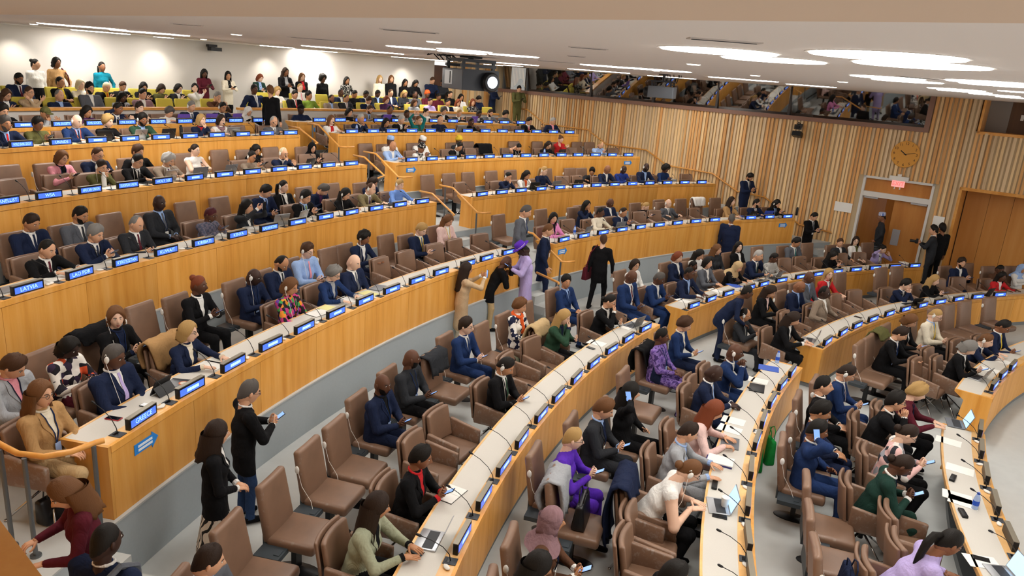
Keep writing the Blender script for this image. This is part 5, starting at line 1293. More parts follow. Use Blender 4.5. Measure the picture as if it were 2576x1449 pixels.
EMPTY="""Cb d6 380 730;Cb d6 720 380;Cb d6 1040 160;Cb d5 2330 1180;Cb d2 1930 680;Cb d3 70 380;Cb d3 545 170
Cf d6 1240 500;Cf d6 2020 260;Cf d2 2190 1250;Cf d2 2390 1010;Cf d3 530 680;Cf d3 720 510;Cf d3 1110 270;Cf d6 1180 1390;Cf d3 1060 130
Db d1 1430 260;Db c5 2210 1200;Db c6 900 830;Db c6 1470 720;Db d1 350 620
Df d2 200 230;Df c6 690 1190;Df c6 1400 1000;Df c6 1645 910;Df c6 1920 830;Df c6 2130 770;Df c6 2370 710;Df d1 1440 560
Ef c5 100 950;Ef c5 630 800;Ef c5 1640 630;Ef c5 1870 580;Ef c5 2240 440;Ef c6 430 370;Ef c6 850 320;Ef c6 1180 260
Eb c5 520 640;Eb c5 1110 530;Eb c5 1850 410;Eb c5 2180 340;Eb c6 930 200;Eb c6 345 270
Fb c1 100 1310;Fb c1 800 1290;Fb c1 430 1290;Fb c1 1200 1200;Fb c1 2180 1140;Fb c2 570 1070;Fb c2 330 1090
Ff c1 130 1440;Ff c1 560 1400;Ff c1 790 1350;Ff c1 1540 1180;Ff c1 2230 1210;Ff c2 310 1160;Ff c2 670 1140;Ff c2 900 1130
Fb c2 1260 1100;Fb c2 2270 1010;Fb c3 370 1000;Fb c3 600 1000;Fb c3 990 1000;Fb c3 1110 1000
Ff c2 2020 1065;Ff c2 2290 1065;Ff c3 60 1050;Ff c3 150 1045;Ff c3 520 1050;Ff c3 600 1045;Ff c3 920 1045;Ff c3 1340 1045
Gf c1 1290 890;Gf c1 2350 850;Gf c2 1090 810;Gf c2 2380 810;Gf c3 120 810;Gf c3 310 812;Gf c3 640 815
Eb c6 1870 130;Eb c6 2080 110;Eb c6 2270 70;Eb c3 150 1265;Eb c3 340 1260;Eb c3 690 1255;Eb c3 920 1250
Ef c6 2190 160;Ef c6 2410 130;Ef c3 60 1370;Ef c3 130 1330;Ef c3 830 1330;Ef c3 990 1310;Ef c3 1130 1310;Ef c3 2060 1290
Db c7 220 560;Db c7 640 440;Db c7 860 420;Db c7 1020 375;Db c7 1470 340;Db c7 1800 320;Db c7 2010 345;Db c7 2170 320;Db c7 2350 320
Df c7 590 610;Df c7 890 500;Df c7 1040 470;Df c7 1280 450;Df c7 1590 450;Df c7 1745 430;Df c7 2140 415;Df c7 2310 405
Cb c7 1290 1080;Cb c7 1700 950;Cb c8 130 575;Cb c8 330 570;Cb c8 600 545;Cb c8 690 540;Cb c8 800 545
Cf c7 1860 1090;Cf c7 2400 985;Cf c8 510 685;Cf c8 660 670;Cf c8 1030 640;Cf c8 1200 635
Bb c8 380 940;Bb c8 950 840;Bb c8 1110 850;Bb c8 1340 800;Bb c8 1525 800;Bb c8 1745 745;Bb c8 2150 770
Bf c8 1280 930;Bf c8 980 1020;Bf c8 710 1120;Bf c8 1210 1000;Bf c8 1955 895;Bf c8 2150 885;Bf c8 590 1190
Ab d4 1830 190;Ab d4 1970 160;Ab d4 2190 150;Ab d4 2400 110;Ab d4 1080 500;Ab d4 1240 390
Af d4 1720 500;Af d4 1870 420;Af d4 1850 660
Bb d3 1370 830;Bb d3 1520 640;Bb d3 1690 560;Bb d7 650 650;Bb d7 430 1080
Bf d3 1930 800;Bf d7 1840 1000;Bf d7 1800 1270;Bf d3 1640 1380
Ab d8 530 760;Ab d8 550 1050;Ab d8 590 1380
Af d8 1330 950;Af d8 1450 1230
I c1 480 560;I c1 1070 560;I c1 1290 550;I c1 1650 570;I c1 1830 565;I c2 780 570;I c2 1160 580;I c2 1360 580;I c2 1650 590;I c2 1820 590;I c2 2470 610;I c3 120 610
J c1 940 450;J c1 1310 470;J c1 1855 490;J c2 245 500;J c2 490 500;J c2 840 515;J c2 2260 520"""
EM=[]
for it in EMPTY.replace('\n',';').split(';'):
    row,c,x,y=it.split(); X,Y=px(c,x,y)
    if row in 'IJ':
        R={'I':34.5,'J':35.65}[row]*K; L=LV[row]; w=oncyl(X,Y,R+.1,L+.8); a=polof(w)[1]; kind='gal'; r0=R-.02
    else:
        L=LV[row[0]]; R=RW[row[0]]; kind='arm' if row[1]=='f' else 'side'
        db=1.18 if kind=='arm' else 1.98; r0=R+(.97 if kind=='arm' else 1.76)
        if row[0] in 'F' and kind=='side': db,r0=1.78,R+1.55
        if row[0]=='E' and kind=='side': db,r0=1.88,R+1.65
        if row[0]=='G': db,r0=1.05,R+.82
        w=onz(X,Y,L+.72) if row[0] in 'ABC' else oncyl(X,Y,R+db,L+.72); a=polof(w)[1]
    EM.append((row,kind,r0,a,L))
taken=[(p['row'],p['ang'],p['P']) for p in PEOPLE if p['row'][0] not in 'KSW']
for row,kind,r0,a,L in EM:
    q=pol(r0,a,L)
    if any((Vector((P.x,P.y,0))-Vector((q.x,q.y,0))).length<.40 for _,_,P in taken): continue
    taken.append((row,a,q))
    M=face_in(r0,a,L)@Matrix.Rotation(rad(random.uniform(-9,9) if kind=='arm' else 0),4,'Z')
    c=chair(kind,M,None,{'arm':'brown armchairs at the desks','side':'brown armless chairs in the rear rows','gal':'mustard gallery seats'}[kind],kind=='side' and row[0] in 'ABCD')
    LABQ.append((c,{'arm':'empty brown leather armchair','side':'empty brown armless chair','gal':'empty mustard gallery seat'}[kind]+', '+rowname(row,a),a))
    c['r']=0; del c['r']
# ================================================================ nameplates, microphones, earpieces
PLATES={'C':'d3 1665 220;d3 1495 320;d3 1330 440;d3 1155 560;d3 985 710;d3 805 890;d3 635 1090;d3 445 1330;d7 265 360;d7 70 690;d6 2205 1120',
'B':'d4 475 610;d4 380 720;d4 285 870;d4 205 1040;d8 140 230;d8 95 480;d8 75 780;d8 85 1100;d8 115 1400','A':'d8 2190 140;d8 2195 320;d8 2240 540;d8 2330 800;d8 2480 1110',
'A2':'d4 2555 590;d4 2445 660;d4 2355 750','B2':'c8 800 1330;c8 940 1250;c8 1070 1190;c8 1215 1135;c8 1375 1090;c8 1530 1055;c8 1700 1025;c8 1870 1000;c8 2050 980;c8 2240 965;c8 2440 950',
'C2':'c7 2140 1260;c7 2310 1200;c7 2480 1145;c8 125 845;c8 255 815;c8 410 790;c8 580 760;c8 735 737;c8 905 718;c8 1070 703;c8 1240 690;c8 1415 683;c8 1590 677',
'D':'d1 1400 1190 GREECE;d1 1880 900;d1 2300 650;d2 320 440;d2 650 270;d2 960 120;c6 1245 1245;c6 1510 1130;c6 1760 1040;c6 1995 950;c6 2260 860;c7 95 810;c7 310 750',
'D2':'c7 855 630;c7 1050 600;c7 1240 565;c7 1425 540;c7 1610 512;c7 1795 488;c7 1975 470;c7 2155 455;c7 2340 442;c8 135 238;c8 300 235;c8 460 230',
'E':'c5 275 1150 LATVIA;c5 790 1005 LAO_PDR;c5 1240 880 KYRGYZSTAN;c5 1640 775 KUWAIT;c5 2005 680 KIRIBATI;c5 2340 600 KENYA;c6 300 530 KAZAKHSTAN;c6 580 465;c6 855 412;c6 1110 366;c6 1355 322;c6 1590 285;c6 1810 248',
'E2':'c3 50 1430;c3 245 1410;c3 435 1390;c3 630 1375;c3 815 1360;c3 995 1347;c3 1175 1337;c3 1355 1330;c3 1530 1325;c3 1700 1320;c3 1875 1317;c3 2045 1315;c3 2215 1312',
'F':'c5 60 285 PANELLIST;c5 485 220 WSA;c5 890 165 AFRICAN_UNION;c5 1260 115 EUROPEAN_UNION;c5 1605 75 HOLY_SEE;c5 1915 38;c5 2210 8;c2 135 1230;c2 400 1202;c2 650 1180;c2 885 1158;c2 1110 1138',
'F2':'c2 1705 1105;c2 1905 1095;c2 2095 1085;c2 2285 1077;c2 2470 1070;c3 300 1068;c3 480 1062;c3 655 1058;c3 830 1055;c3 995 1055;c3 1165 1055;c3 1330 1055;c3 1490 1055',
'G':'c1 210 962 WORLD_BANK_GROUP;c1 600 940 UNAIDS;c1 955 925;c1 1280 910;c1 1585 895;c1 1870 880;c1 2135 868;c1 2390 860;c2 280 850;c2 510 845',
'G2':'c2 1115 828;c2 1325 827;c2 1510 825;c2 1705 824;c2 1890 822;c2 2080 820;c2 2255 820;c2 2430 820;c3 250 824;c3 415 825;c3 585 828;c3 750 830;c3 910 832',
'H':'c1 240 775;c1 610 770 CIVIL_SOCIETY;c1 930 758 CIVIL_SOCIETY;c1 1250 750 CIVIL_SOCIETY;c1 1555 745 CIVIL_SOCIETY;c1 1820 740 CIVIL_SOCIETY;c1 2070 735 CIVIL_SOCIETY;c1 2320 730 CIVIL_SOCIETY;c2 205 727 CIVIL_SOCIETY',
'H2':'c2 795 722 CIVIL_SOCIETY;c2 1000 720 CIVIL_SOCIETY;c2 1200 720;c2 1385 720;c2 1560 720;c2 1930 722;c2 2110 722;c2 2455 732;c3 105 732;c3 268 736;c3 430 738'}
ph=bev(G().box((0,0,.0575),(.41,.05,.115)).me('housing',[M_black]),.006,2,False)
pd=G().box((0,.0262,.056),(.365,.002,.074)).me('display',[M_blue]); pc=G().box((0,-.002,.117),(.41,.052,.006)).me('trim',[mat('plate_trim',"8f8879",.4,.4)])
bar=G()
for i,(x,w) in enumerate(((-.085,.03),(-.05,.032),(-.012,.036),(.028,.034),(.064,.03))): bar.box((x,.0278,.056),(w,.001,.034))
barm=bar.me('lettering',[M_blue2])
TX={}
def textmesh(s,w=.31,hh=.048):
    if s in TX: return TX[s]
    cu=bpy.data.curves.new('t','FONT'); cu.body=s; cu.size=.07; cu.align_x='CENTER'; cu.align_y='CENTER'; cu.resolution_u=2
    o=bpy.data.objects.new('t',cu); COL.objects.link(o); dg=bpy.context.evaluated_depsgraph_get(); me=bpy.data.meshes.new_from_object(o.evaluated_get(dg)); bpy.data.objects.remove(o)
    n=len(me.vertices); a=np.empty(n*3); me.vertices.foreach_get('co',a); a=a.reshape(-1,3); sx=min(1,w/max(1e-6,np.ptp(a[:,0]))); b=a.copy()
    b[:,0]=-a[:,0]*sx; b[:,1]=.0279; b[:,2]=.056+a[:,1]*min(1,hh/max(1e-6,np.ptp(a[:,1]))); me.vertices.foreach_set('co',b.ravel()); me.materials.clear(); me.materials.append(M_blue2); me.update(); TX[s]=me; return me
def micmesh(seed):
    r=random.Random(seed); dx=r.uniform(-.07,.07); g=G()
    p=[Vector((0,0,.012)),Vector((0,-.01,.07)),Vector((dx*.3,-.07,.15)),Vector((dx*.7,-.17,.215)),Vector((dx,-.26,.25))]
    g.tube(p,[.006,.0045,.004,.004,.004],6); d=(p[-1]-p[-2]).normalized(); hd=G().tube([p[-1]-d*.005,p[-1]+d*.01,p[-1]+d*.04,p[-1]+d*.05],[.006,.012,.012,.006],8)
    return g.me('gooseneck',[M_black],True),hd.me('microphone_head',[M_black],True)
MICS=[micmesh(i) for i in range(6)]
cpan=G().box((0,0,.004),(.10,.12,.008)).box((0,-.02,.009),(.06,.03,.003),1).me('control_panel',[mat('panel_slate',"3b3f46",.5),M_screen])
earm=G().ell((0,0,.014),(.026,.045,.014),12,6).box((0,.03,.016),(.012,.03,.006)).me('earpiece',[M_white],True)
DESKPTS={}
for k,s in PLATES.items():
    R=RW[k[0]]; L=LV[k[0]]; top=L+.75
    for i,it in enumerate(s.split(';')):
        q=it.split(); X,Y=px(*q[:3]); w=onz(X,Y,top+.05) if k[0] in 'AB' else oncyl(X,Y,R+.06,top+.05); a=polof(w)[1]
        M=face_in(R+.062,a,top)@Matrix.Rotation(rad(random.uniform(-3,3)),4,'Z')
        tx=q[3].replace('_',' ') if len(q)>3 else None
        o=empty('nameplate',M,None,'nameplate','lit blue nameplates on the desks'); ob('housing',ph,o); ob('trim',pc,o); d=ob('display',pd,o)
        ob('lettering',textmesh(tx) if tx else barm,d)
        LABQ.append((o,('lit blue nameplate reading '+tx if tx else 'lit blue nameplate')+', '+rowname(k,a),a)); DESKPTS.setdefault(k,[]).append(a)
        if k[0] in 'ABCDEFG':
            da=math.degrees(.30/R); M=face_in(R+.085,a+da,top)
            o=empty('microphone',M,None,'microphone','gooseneck microphones'); gk,hd=MICS[random.randrange(6)]; ob('control_panel',cpan,o); n=ob('gooseneck',gk,o); ob('microphone_head',hd,n)
            LABQ.append((o,'black gooseneck microphone, '+rowname(k,a),a))
        if k[0] in 'ABCDE' and random.random()<.75:
            da=math.degrees((.40 if random.random()<.6 else -.3)/R); M=face_in(R+.09,a+da,top)@Matrix.Rotation(random.uniform(0,6),4,'Z')
            o=ob('earpiece',earm,None,M); tag(o,None,'earpiece','white earpieces lying on the desks'); LABQ.append((o,'white earpiece lying on the ledge, '+rowname(k,a),a))
# white earpieces hung on the sides of the rear chairs
for p in CHAIRS:
    if p.get('group','').startswith('brown armless') and random.random()<.55:
        M=p.matrix_world.copy() if False else p.matrix_basis.copy(); w=(M@Vector((-.262,-.24,.82))); 
        if (w-Vector((0,0,CH))).length<26:
            Mx=M@Matrix.Translation((.262,-.25,.84))@Matrix.Rotation(rad(90),4,'Y')@Matrix.Rotation(rad(90),4,'Z')
            ob('earpiece',earm,p,Matrix.Translation((.27,-.25,.84))@Matrix.Rotation(rad(90),4,'X')@Matrix.Rotation(rad(90),4,'Y'))
            if (w-Vector((0,0,CH))).length<16: G().tube([(.268,-.25,.82),(.275,-.2,.65),(.27,-.1,.5),(.3,-.06,.43)],.0028,5).ob('earpiece_cable',[M_white],p)
# ================================================================ phones in hands
for p in PEOPLE:
    if not p.get('phone') or p['crop'] in (('c8','1765','350'),): continue
    L_,R_=Vector(p['WR'][-1][0]),Vector(p['WR'][1][0]); ps=p['pose']
    if ps=='ear': c=Vector(p['hc'])+Vector((.105,.02,-.02)); M=frame(c,(0,.25,-1),(1,0,0))
    else:
        c=(L_+R_)/2+Vector((0,.085,.055)); tilt=(0,.72,.45) if ps not in('photo','sphoto') else (0,.05,1)
        M=frame(c,tilt,(0,-.45,.72) if ps not in('photo','sphoto') else (0,-1,.05))
    o=phone(p['root'].matrix_basis@M,None); LABQ.append((o,'phone held by '+p['short']+((', '+rowname(p['row'],p['ang'])) if rowname(p['row'],p['ang']) else ''),p['ang']))
# ================================================================ things on the desks
M_key=mat('keys_dark',"2a2d33",.5); M_purp=mat('laptop_purple',"6a4fb0",.4)
def laptop(M,col,lit,label,ang,open_=True):
    m={'s':M_silver,'k':mat('laptop_black',"1b1d21",.4),'p':M_purp,'b':mat('laptop_blue',"3a55c0",.4),'g':mat('laptop_grey',"6d7178",.4)}[col]
    o=empty('laptop',M,None,'laptop','laptops'); bev_=bev(G().box((0,0,.008),(.31,.215,.014)).me('base',[m]),.004,2); ob('base',bev_,o)
    if open_:
        kb=G().box((0,.02,.0155),(.27,.10,.002)); kb.ob('keyboard',[M_key],o)
        Ml=Matrix.Translation((0,.108,.014))@Matrix.Rotation(rad(-20),4,'X'); ld=ob('lid',bev(G().box((0,.004,.105),(.31,.007,.21)).me('lid',[m]),.003,2),o,Ml)
        G().box((0,.0,.107),(.29,.002,.185)).ob('display',[M_lit if lit else M_screen],ld); G().ell((0,.0082,.11),(.012,.001,.012),8,4).ob('emblem',[M_key if col=='s' else M_silver],ld)
    LABQ.append((o,label,ang)); return o
def sheet(w,h,t=.002,n=1): return G().box((0,0,t/2),(w,h,t))
def bottle(M,kind,label,ang):
    if kind=='w': g=G().lathe([(.036,0),(.037,.01),(.037,.17),(.028,.195),(.022,.21)],14); m=M_white; cp=(.023,.205,.04,M_white)
    elif kind=='k': g=G().lathe([(.034,0),(.035,.01),(.035,.2),(.03,.215)],14); m=M_black; cp=(.026,.21,.035,M_black)
    else: g=G().lathe([(.03,0),(.033,.01),(.031,.07),(.033,.12),(.02,.17),(.013,.185)],14); m=mat('bottle_clear',"a9bfe8",.1,spec=.6); cp=(.016,.18,.02,mat('cap_blue',"2456c8",.4))
    o=empty('bottle',M,None,'bottle'); g.ob('body',[m],o,smooth=True); r,z,h,mm=cp; G().lathe([(r,z),(r,z+h)],12).ob('cap',[mm],o)
    if kind=='c': G().lathe([(.0335,.05),(.0338,.055),(.0338,.10),(.0335,.105)],14).ob('wrapper',[mat('cap_blue',"2456c8",.4)],o)
    LABQ.append((o,label,ang))
ITEMS="""D d1 2180 570 paper;D d1 2080 620 paper;D d1 1790 800 mag;D d1 1545 880 tab;D d1 1455 1025 ph;D d1 1120 1150 phr;D d2 790 110 note;D d2 900 65 pad;D c6 1090 1225 paper;D c6 1350 1110 lap-g-c;D c6 1290 1175 pad
E c5 90 1130 lap-s-c;E c5 570 1035 paper;E c5 1180 855 paper;E c5 2200 590 paper;E c6 330 440 lap-s;E c6 400 380 lap-s;E c6 100 510 paper;E c6 1390 265 paper;E c6 1500 290 lap-k-c;E c6 1680 255 paper
C d6 2080 640 note;C d6 1800 1030 lap-s;C d6 1660 1200 ph;C d3 1450 240 paper;C d3 1500 190 lap-g;C d3 1120 455 ph;C d3 1050 370 paper
B d7 2340 310 stack;B d7 2300 700 lap-s-l;B d7 2285 550 box;B d7 2435 770 cup;B d7 2390 865 ph;B d7 2400 120 lap-g-c;B d3 2450 1150 paper;B d3 2400 1230 paper;B d4 290 590 blue;B d4 370 540 bot-c;B d4 190 770 lap-k-c;B d4 160 690 paper
A d8 1860 240 paper;A d8 2000 500 paper;A d8 1930 730 paper;A d8 2030 790 paper;A d8 1950 880 box;A d8 2130 850 bot-c;A d8 2140 1310 paper;A d8 2150 1290 ph;A d8 2390 1400 lap-s-l;A d4 1920 1040 lap-g-l;A d8 1840 560 box
A2 d4 2140 640 lap-s;A2 d4 2280 610 paper;A2 d4 2420 540 paper
B2 c8 600 1290 lap-s;B2 c8 1090 1125 ph;B2 c8 1630 1010 lap-k;B2 c8 1980 955 paper;B2 c8 2330 940 lap-k
C2 c7 1990 1230 paper;C2 c7 2200 1200 paper;C2 c7 2280 1120 paper;C2 c8 190 770 lap-s;C2 c8 290 745 lap-g;C2 c8 390 755 paper;C2 c8 1515 650 stack;C2 c7 2500 1080 blue
D2 c7 940 580 bot-c;D2 c7 1000 545 lap-g;D2 c7 1350 500 lap-g;D2 c7 1540 490 paper;D2 c7 880 590 paper;D2 e1 1150 790 lap-b;D2 e1 850 790 lap-k;D2 e1 1475 750 bot-k;D2 e1 700 800 blue
E2 c3 400 1340 lap-k;E2 c3 630 1330 lap-g;E2 c3 820 1310 lap-k;E2 c3 560 1340 paper
F c1 1030 1370 bot-w;F c1 1110 1395 paper;F c1 1450 1330 lap-k-c;F c1 1600 1270 lap-s;F c1 1920 1240 lap-g;F c2 540 1190 paper;F c2 560 1130 lap-k;F c1 2200 1210 lap-g
F2 c3 230 1040 paper;F2 c3 780 1040 lap-k;F2 c3 510 1030 bot-c
G c1 960 880 lap-k;G c1 1270 860 lap-s;G c1 1570 850 lap-k;G c1 1685 860 bot-k;G c1 2330 850 lap-s
G2 c2 2080 790 lap-s;G2 c2 990 800 bot-c;G2 c2 1040 835 paper;G2 c2 1850 800 paper
H c1 1790 715 lap-p;H c1 2050 705 lap-p;H c1 2270 700 lap-p;H c1 500 790 paper
H2 c2 1380 695 lap-p;H2 c2 2120 690 lap-p"""
NM={'paper':('white paper sheets on the desk','paper'),'note':('open white notebook on the desk','notebook'),'pad':('yellow writing pad on the desk','notepad'),'mag':('dark booklet with a round emblem on the desk','booklet'),'blue':('blue folder on the desk','folder'),'stack':('stack of papers with navy folder on the desk','papers'),'box':('black case on the desk','case'),'cup':('white paper cup on the desk','cup'),'ph':('black phone lying on the desk','phone'),'phr':('red-cased phone lying on the desk','phone'),'tab':('black tablet on a folding stand','tablet')}
ri=random.Random(11)
for it in ITEMS.replace('\n',';').split(';'):
    k,c,x,y,kind=it.split() if it.split()[0] in PLATES else ([KK]+it.split())
    KK=k; X,Y=px(c,x,y); L=LV[k[0]]; top=L+.747; R=RW[k[0]]
    w=onz(X,Y,top+(.06 if kind[:3]=='lap' and not kind.endswith('-c') else 0)); r,a=polof(w); r=min(R+.42,max(R+.2,r)) if kind[:3]!='lap' else min(R+.36,max(R+.27,r))
    M=face_in(r,a,top)@Matrix.Rotation(rad(ri.uniform(-14,14)),4,'Z'); rn=rowname(k,a)
    if kind[:3]=='lap':
        t=kind.split('-'); op=t[-1]!='c'; laptop(M,t[1],t[-1]=='l',{'s':'silver','k':'black','p':'purple','b':'blue','g':'grey'}[t[1]]+(' laptop standing open' if op else ' laptop lying closed')+', '+rn,a,op); continue
    if kind[:3]=='bot': bottle(M,kind[-1],{'w':'white drinking bottle','k':'black drinking bottle','c':'clear water bottle with blue cap'}[kind[-1]]+' on the desk, '+rn,a); continue
    lab,cat=NM[kind]
    if kind=='paper': o=sheet(.21,.297,.003).ob('paper_sheet',[M_paper],None,M)
    elif kind=='note': o=empty('notebook',M); [sheet(.15,.21,.006).ob('page_block',[M_paper],o,Matrix.Translation((sx*.077,0,.002))) for sx in (-1,1)]; sheet(.32,.22,.002).ob('cover',[M_black],o)
    elif kind=='pad': o=sheet(.21,.297,.008).ob('notepad',[mat('pad_yellow',"ece7a2",.8)],None,M)
    elif kind=='mag': o=sheet(.21,.297,.005).ob('booklet',[mat('cover_dark',"3a3c40",.3)],None,M); G().lathe([(.05,.005),(.05,.0065)],20,0,(0,.02,0)).ob('emblem',[mat('emblem_orange',"d06a3a",.5)],o); G().lathe([(.035,.0065),(.035,.007)],20,0,(0,.02,0)).ob('emblem_centre',[mat('emblem_green',"d8d2c0",.5)],o)
    elif kind=='blue': o=sheet(.24,.31,.006).ob('folder',[mat('folder_blue',"3a5fc0",.5)],None,M)
    elif kind=='stack': o=empty('papers',M); sheet(.24,.31,.02).ob('folder',[mat('folder_navy',"2e2a6a",.5)],o); sheet(.21,.297,.012).ob('sheets',[M_paper],o,Matrix.Translation((.01,.01,.02)))
    elif kind=='box': o=ob('case',bev(G().box((0,0,.015),(.17,.06,.03)).me('case',[M_black]),.008,2),None,M)
    elif kind=='cup': o=empty('cup',M); G().lathe([(.032,0),(.042,.11)],18).ob('body',[M_white],o,smooth=False); G().lathe([(.044,.108),(.044,.118),(.036,.122)],18).ob('lid',[M_white],o)
    elif kind in('ph','phr'):
        o=empty('phone',M@Matrix.Translation((0,0,.006))); ob('case',phone_me,o,None,[M_phone if kind=='ph' else mat('case_red',"c2303a",.4)]); G().box((0,0,.0052),(.064,.138,.001)).ob('display',[M_screen],o)
    elif kind=='tab': o=empty('tablet',M); G().box((0,.06,.09),(.25,.012,.18),0,Matrix.Rotation(rad(-25),3,'X')).ob('screen_body',[M_black],o); G().box((0,.10,.05),(.25,.01,.13),0,Matrix.Rotation(rad(40),3,'X')).ob('stand',[M_black],o)
    tag(o,None,cat,lab.split(' on ')[0]+' items'); LABQ.append((o,lab+', '+rn,a))
# ================================================================ fixtures on walls and ceiling
def flat_text(s,size,m,name='lettering',th=0):
    cu=bpy.data.curves.new('t','FONT'); cu.body=s; cu.size=size; cu.align_x='CENTER'; cu.align_y='CENTER'; cu.resolution_u=3
    o=bpy.data.objects.new('t',cu); COL.objects.link(o); me=bpy.data.meshes.new_from_object(o.evaluated_get(bpy.context.evaluated_depsgraph_get())); bpy.data.objects.remove(o)
    n=len(me.vertices); a=np.empty(n*3); me.vertices.foreach_get('co',a); a=a.reshape(-1,3); b=np.stack([-a[:,0],a[:,2]*0,a[:,1]],1); me.vertices.foreach_set('co',b.ravel()); me.materials.clear(); me.materials.append(m); me.update(); return me
def wallM(s,z,o=0): return frame(wall(s,z,o),-WN)
RX=Matrix.Rotation(rad(-90),3,'X')                    # lathe axis z -> +y
M=wallM(-4.58,3.77,-.06); ck=empty('wall_clock',M,'round wooden wall clock with black numerals above the double door','clock')
G().lathe([(.365,0),(.37,.01),(.37,.03),(.36,.035)],48,0,(0,0,0),RX).ob('face',[mat('clock_wood',"d99a3c",.5)],ck)
M_ink=mat('ink_black',"14120f",.6)
for h in range(1,13):
    t=rad(90-30*h); ob('numeral',flat_text(str(h),.10,M_ink),ck,Matrix.Translation((-.295*math.cos(t),.037,.295*math.sin(t))))
for ang,l,w_ in ((-54,.2,.024),(77,.3,.012)):
    R_=Matrix.Rotation(rad(ang),3,'Y'); G().box((0,.042,0),(w_,.004,l),0).ob('hand',[M_ink],ck,Matrix.Rotation(rad(-ang),4,'Y')@Matrix.Translation((0,0,l/2-.04)))
M=wallM(-4.6,2.99,-.1); ex=empty('exit_sign',M,'lit red EXIT sign hanging over the double door','sign')
G().box((0,0,.04),(.5,.1,.12)).ob('housing',[M_white],ex); G().box((0,0,.13),(.1,.06,.06)).ob('mount',[M_white],ex)
M_red=mat('exit_red',"ff5a55",.3,emit=.9); G().box((0,0,-.115),(.34,.012,.18)).ob('panel',[mat('exit_panel',"f7a6a0",.3,emit=.5)],ex); ob('lettering',flat_text('EXIT',.15,M_red),ex,Matrix.Translation((0,.008,-.115)))
for x in (-.07,.07): G().tube([(x,0,-.2),(x,.02,-.27)],[.012,.02],6).ob('spot_head',[M_white],ex)
for s0,z0,w_,h_,lb in ((-6.05,1.9,.5,.28,'white landscape notice on the slatted wall left of the door'),(-3.3,1.88,.28,.36,'white portrait notice on the slatted wall right of the door')):
    M=wallM(s0,z0,-.065); o=G().box((0,0,0),(w_,.004,h_)).ob('notice',[M_paper],None,M); tag(o,lb,'notice')
# PTZ camera on the side wall
M=wallM(-7.85,4.2,-.08); cm=empty('wall_camera',M,'black camera on a bracket under the booth windows','camera')
G().box((0,.05,.1),(.14,.1,.1)).tube([(0,.02,.16),(.02,.14,.2),(.06,.16,.08)],.012,6).ob('bracket',[M_black],cm); G().box((0,.2,.06),(.2,.24,.14),0,Matrix.Rotation(.4,3,'Z')).ob('head',[M_black],cm); G().lathe([(.05,0),(.055,.1)],14,0,(-.05,.3,.06),RX).ob('lens',[M_screen],cm); G().box((0,.14,-.16),(.26,.24,.14),0,Matrix.Rotation(.3,3,'X')).ob('housing',[M_black],cm)
w=oncyl(540,121,36.6*K,4.7); R_,a=polof(w); M=face_in(R_,a,w.z); o=empty('wall_projector',M,'black short-throw projector on the white back wall','projector')
G().box((0,0,-.03),(.34,.2,.1)).ob('body',[M_black],o); G().box((.06,-.05,.06),(.26,.16,.07)).ob('bracket',[M_black],o); G().box((.0,-.2,.0),(.12,.3,.06)).ob('mount_arm',[M_black],o)
# big ceiling projectors
def projector(px_,py_,dep,yaw,sc,label,word=False):
    d=ray(px_,py_); t=dep/d.dot(_f); p=Vector((0,0,CH))+d*t
    M=Matrix.Translation(p)@Matrix.Rotation(rad(yaw),4,'Z')@Matrix.Scale(sc,4); o=empty('ceiling_projector',M,label,'projector'); up=(ZC-p.z)/sc
    mg=mat('projector_grey',"6e747c",.45,.2); md=mat('projector_dark',"23262d",.4)
    ob('body',bev(G().box((0,0,0),(.74,.8,.36)).me('body',[mg]),.02,2),o); G().box((0,.405,0),(.72,.03,.35)).ob('front_panel',[md],o)
    G().lathe([(.17,0),(.17,.1),(.145,.14)],28,0,(-.16,.42,-.02),RX).ob('lens_barrel',[M_black],o); G().lathe([(.10,0),(.10,.012)],24,0,(-.16,.55,-.02),RX).ob('lens_glass',[mat('lens_glow',"d8e2ff",.1,emit=3)],o)
    G().box((.372,-.12,.02),(.012,.3,.24)).ob('side_vent',[M_silver],o); G().box((.378,-.05,.02),(.01,.03,.2)).ob('side_slot',[M_black],o)
    fr=G(); [fr.box((x,y,.24),(.05,.05,.14)) for x in (-.3,.3) for y in (-.3,.3)]; fr.box((0,.3,.24),(.7,.06,.05)); fr.box((0,-.3,.24),(.7,.06,.05)); fr.box((0,0,.33),(.66,.7,.05)); fr.ob('cage',[md],o)
    G().tube([(0,0,.33),(0,0,up)],.05,10).ob('mount_pole',[M_black],o); G().box((0,0,up-.02),(.3,.3,.03)).ob('ceiling_plate',[M_black],o)
    cb=G(); r=random.Random(4)
    for i in range(7):
        x=r.uniform(.1,.5); y=r.uniform(-.4,.2); cb.tube([(x,y,.3),(x+r.uniform(0,.3),y,.45),(x+r.uniform(.0,.3),y-.1,(up+.35)/2),(x+.1,y-.1,up)],.012,5)
    cb.ob('cables',[M_black],o)
projector(1182,200,13.2,-148,.98,'large grey ceiling projector with a lit lens over the gallery')
projector(1666,232,17.2,70,.72,'black ceiling projector hanging before the booth windows')
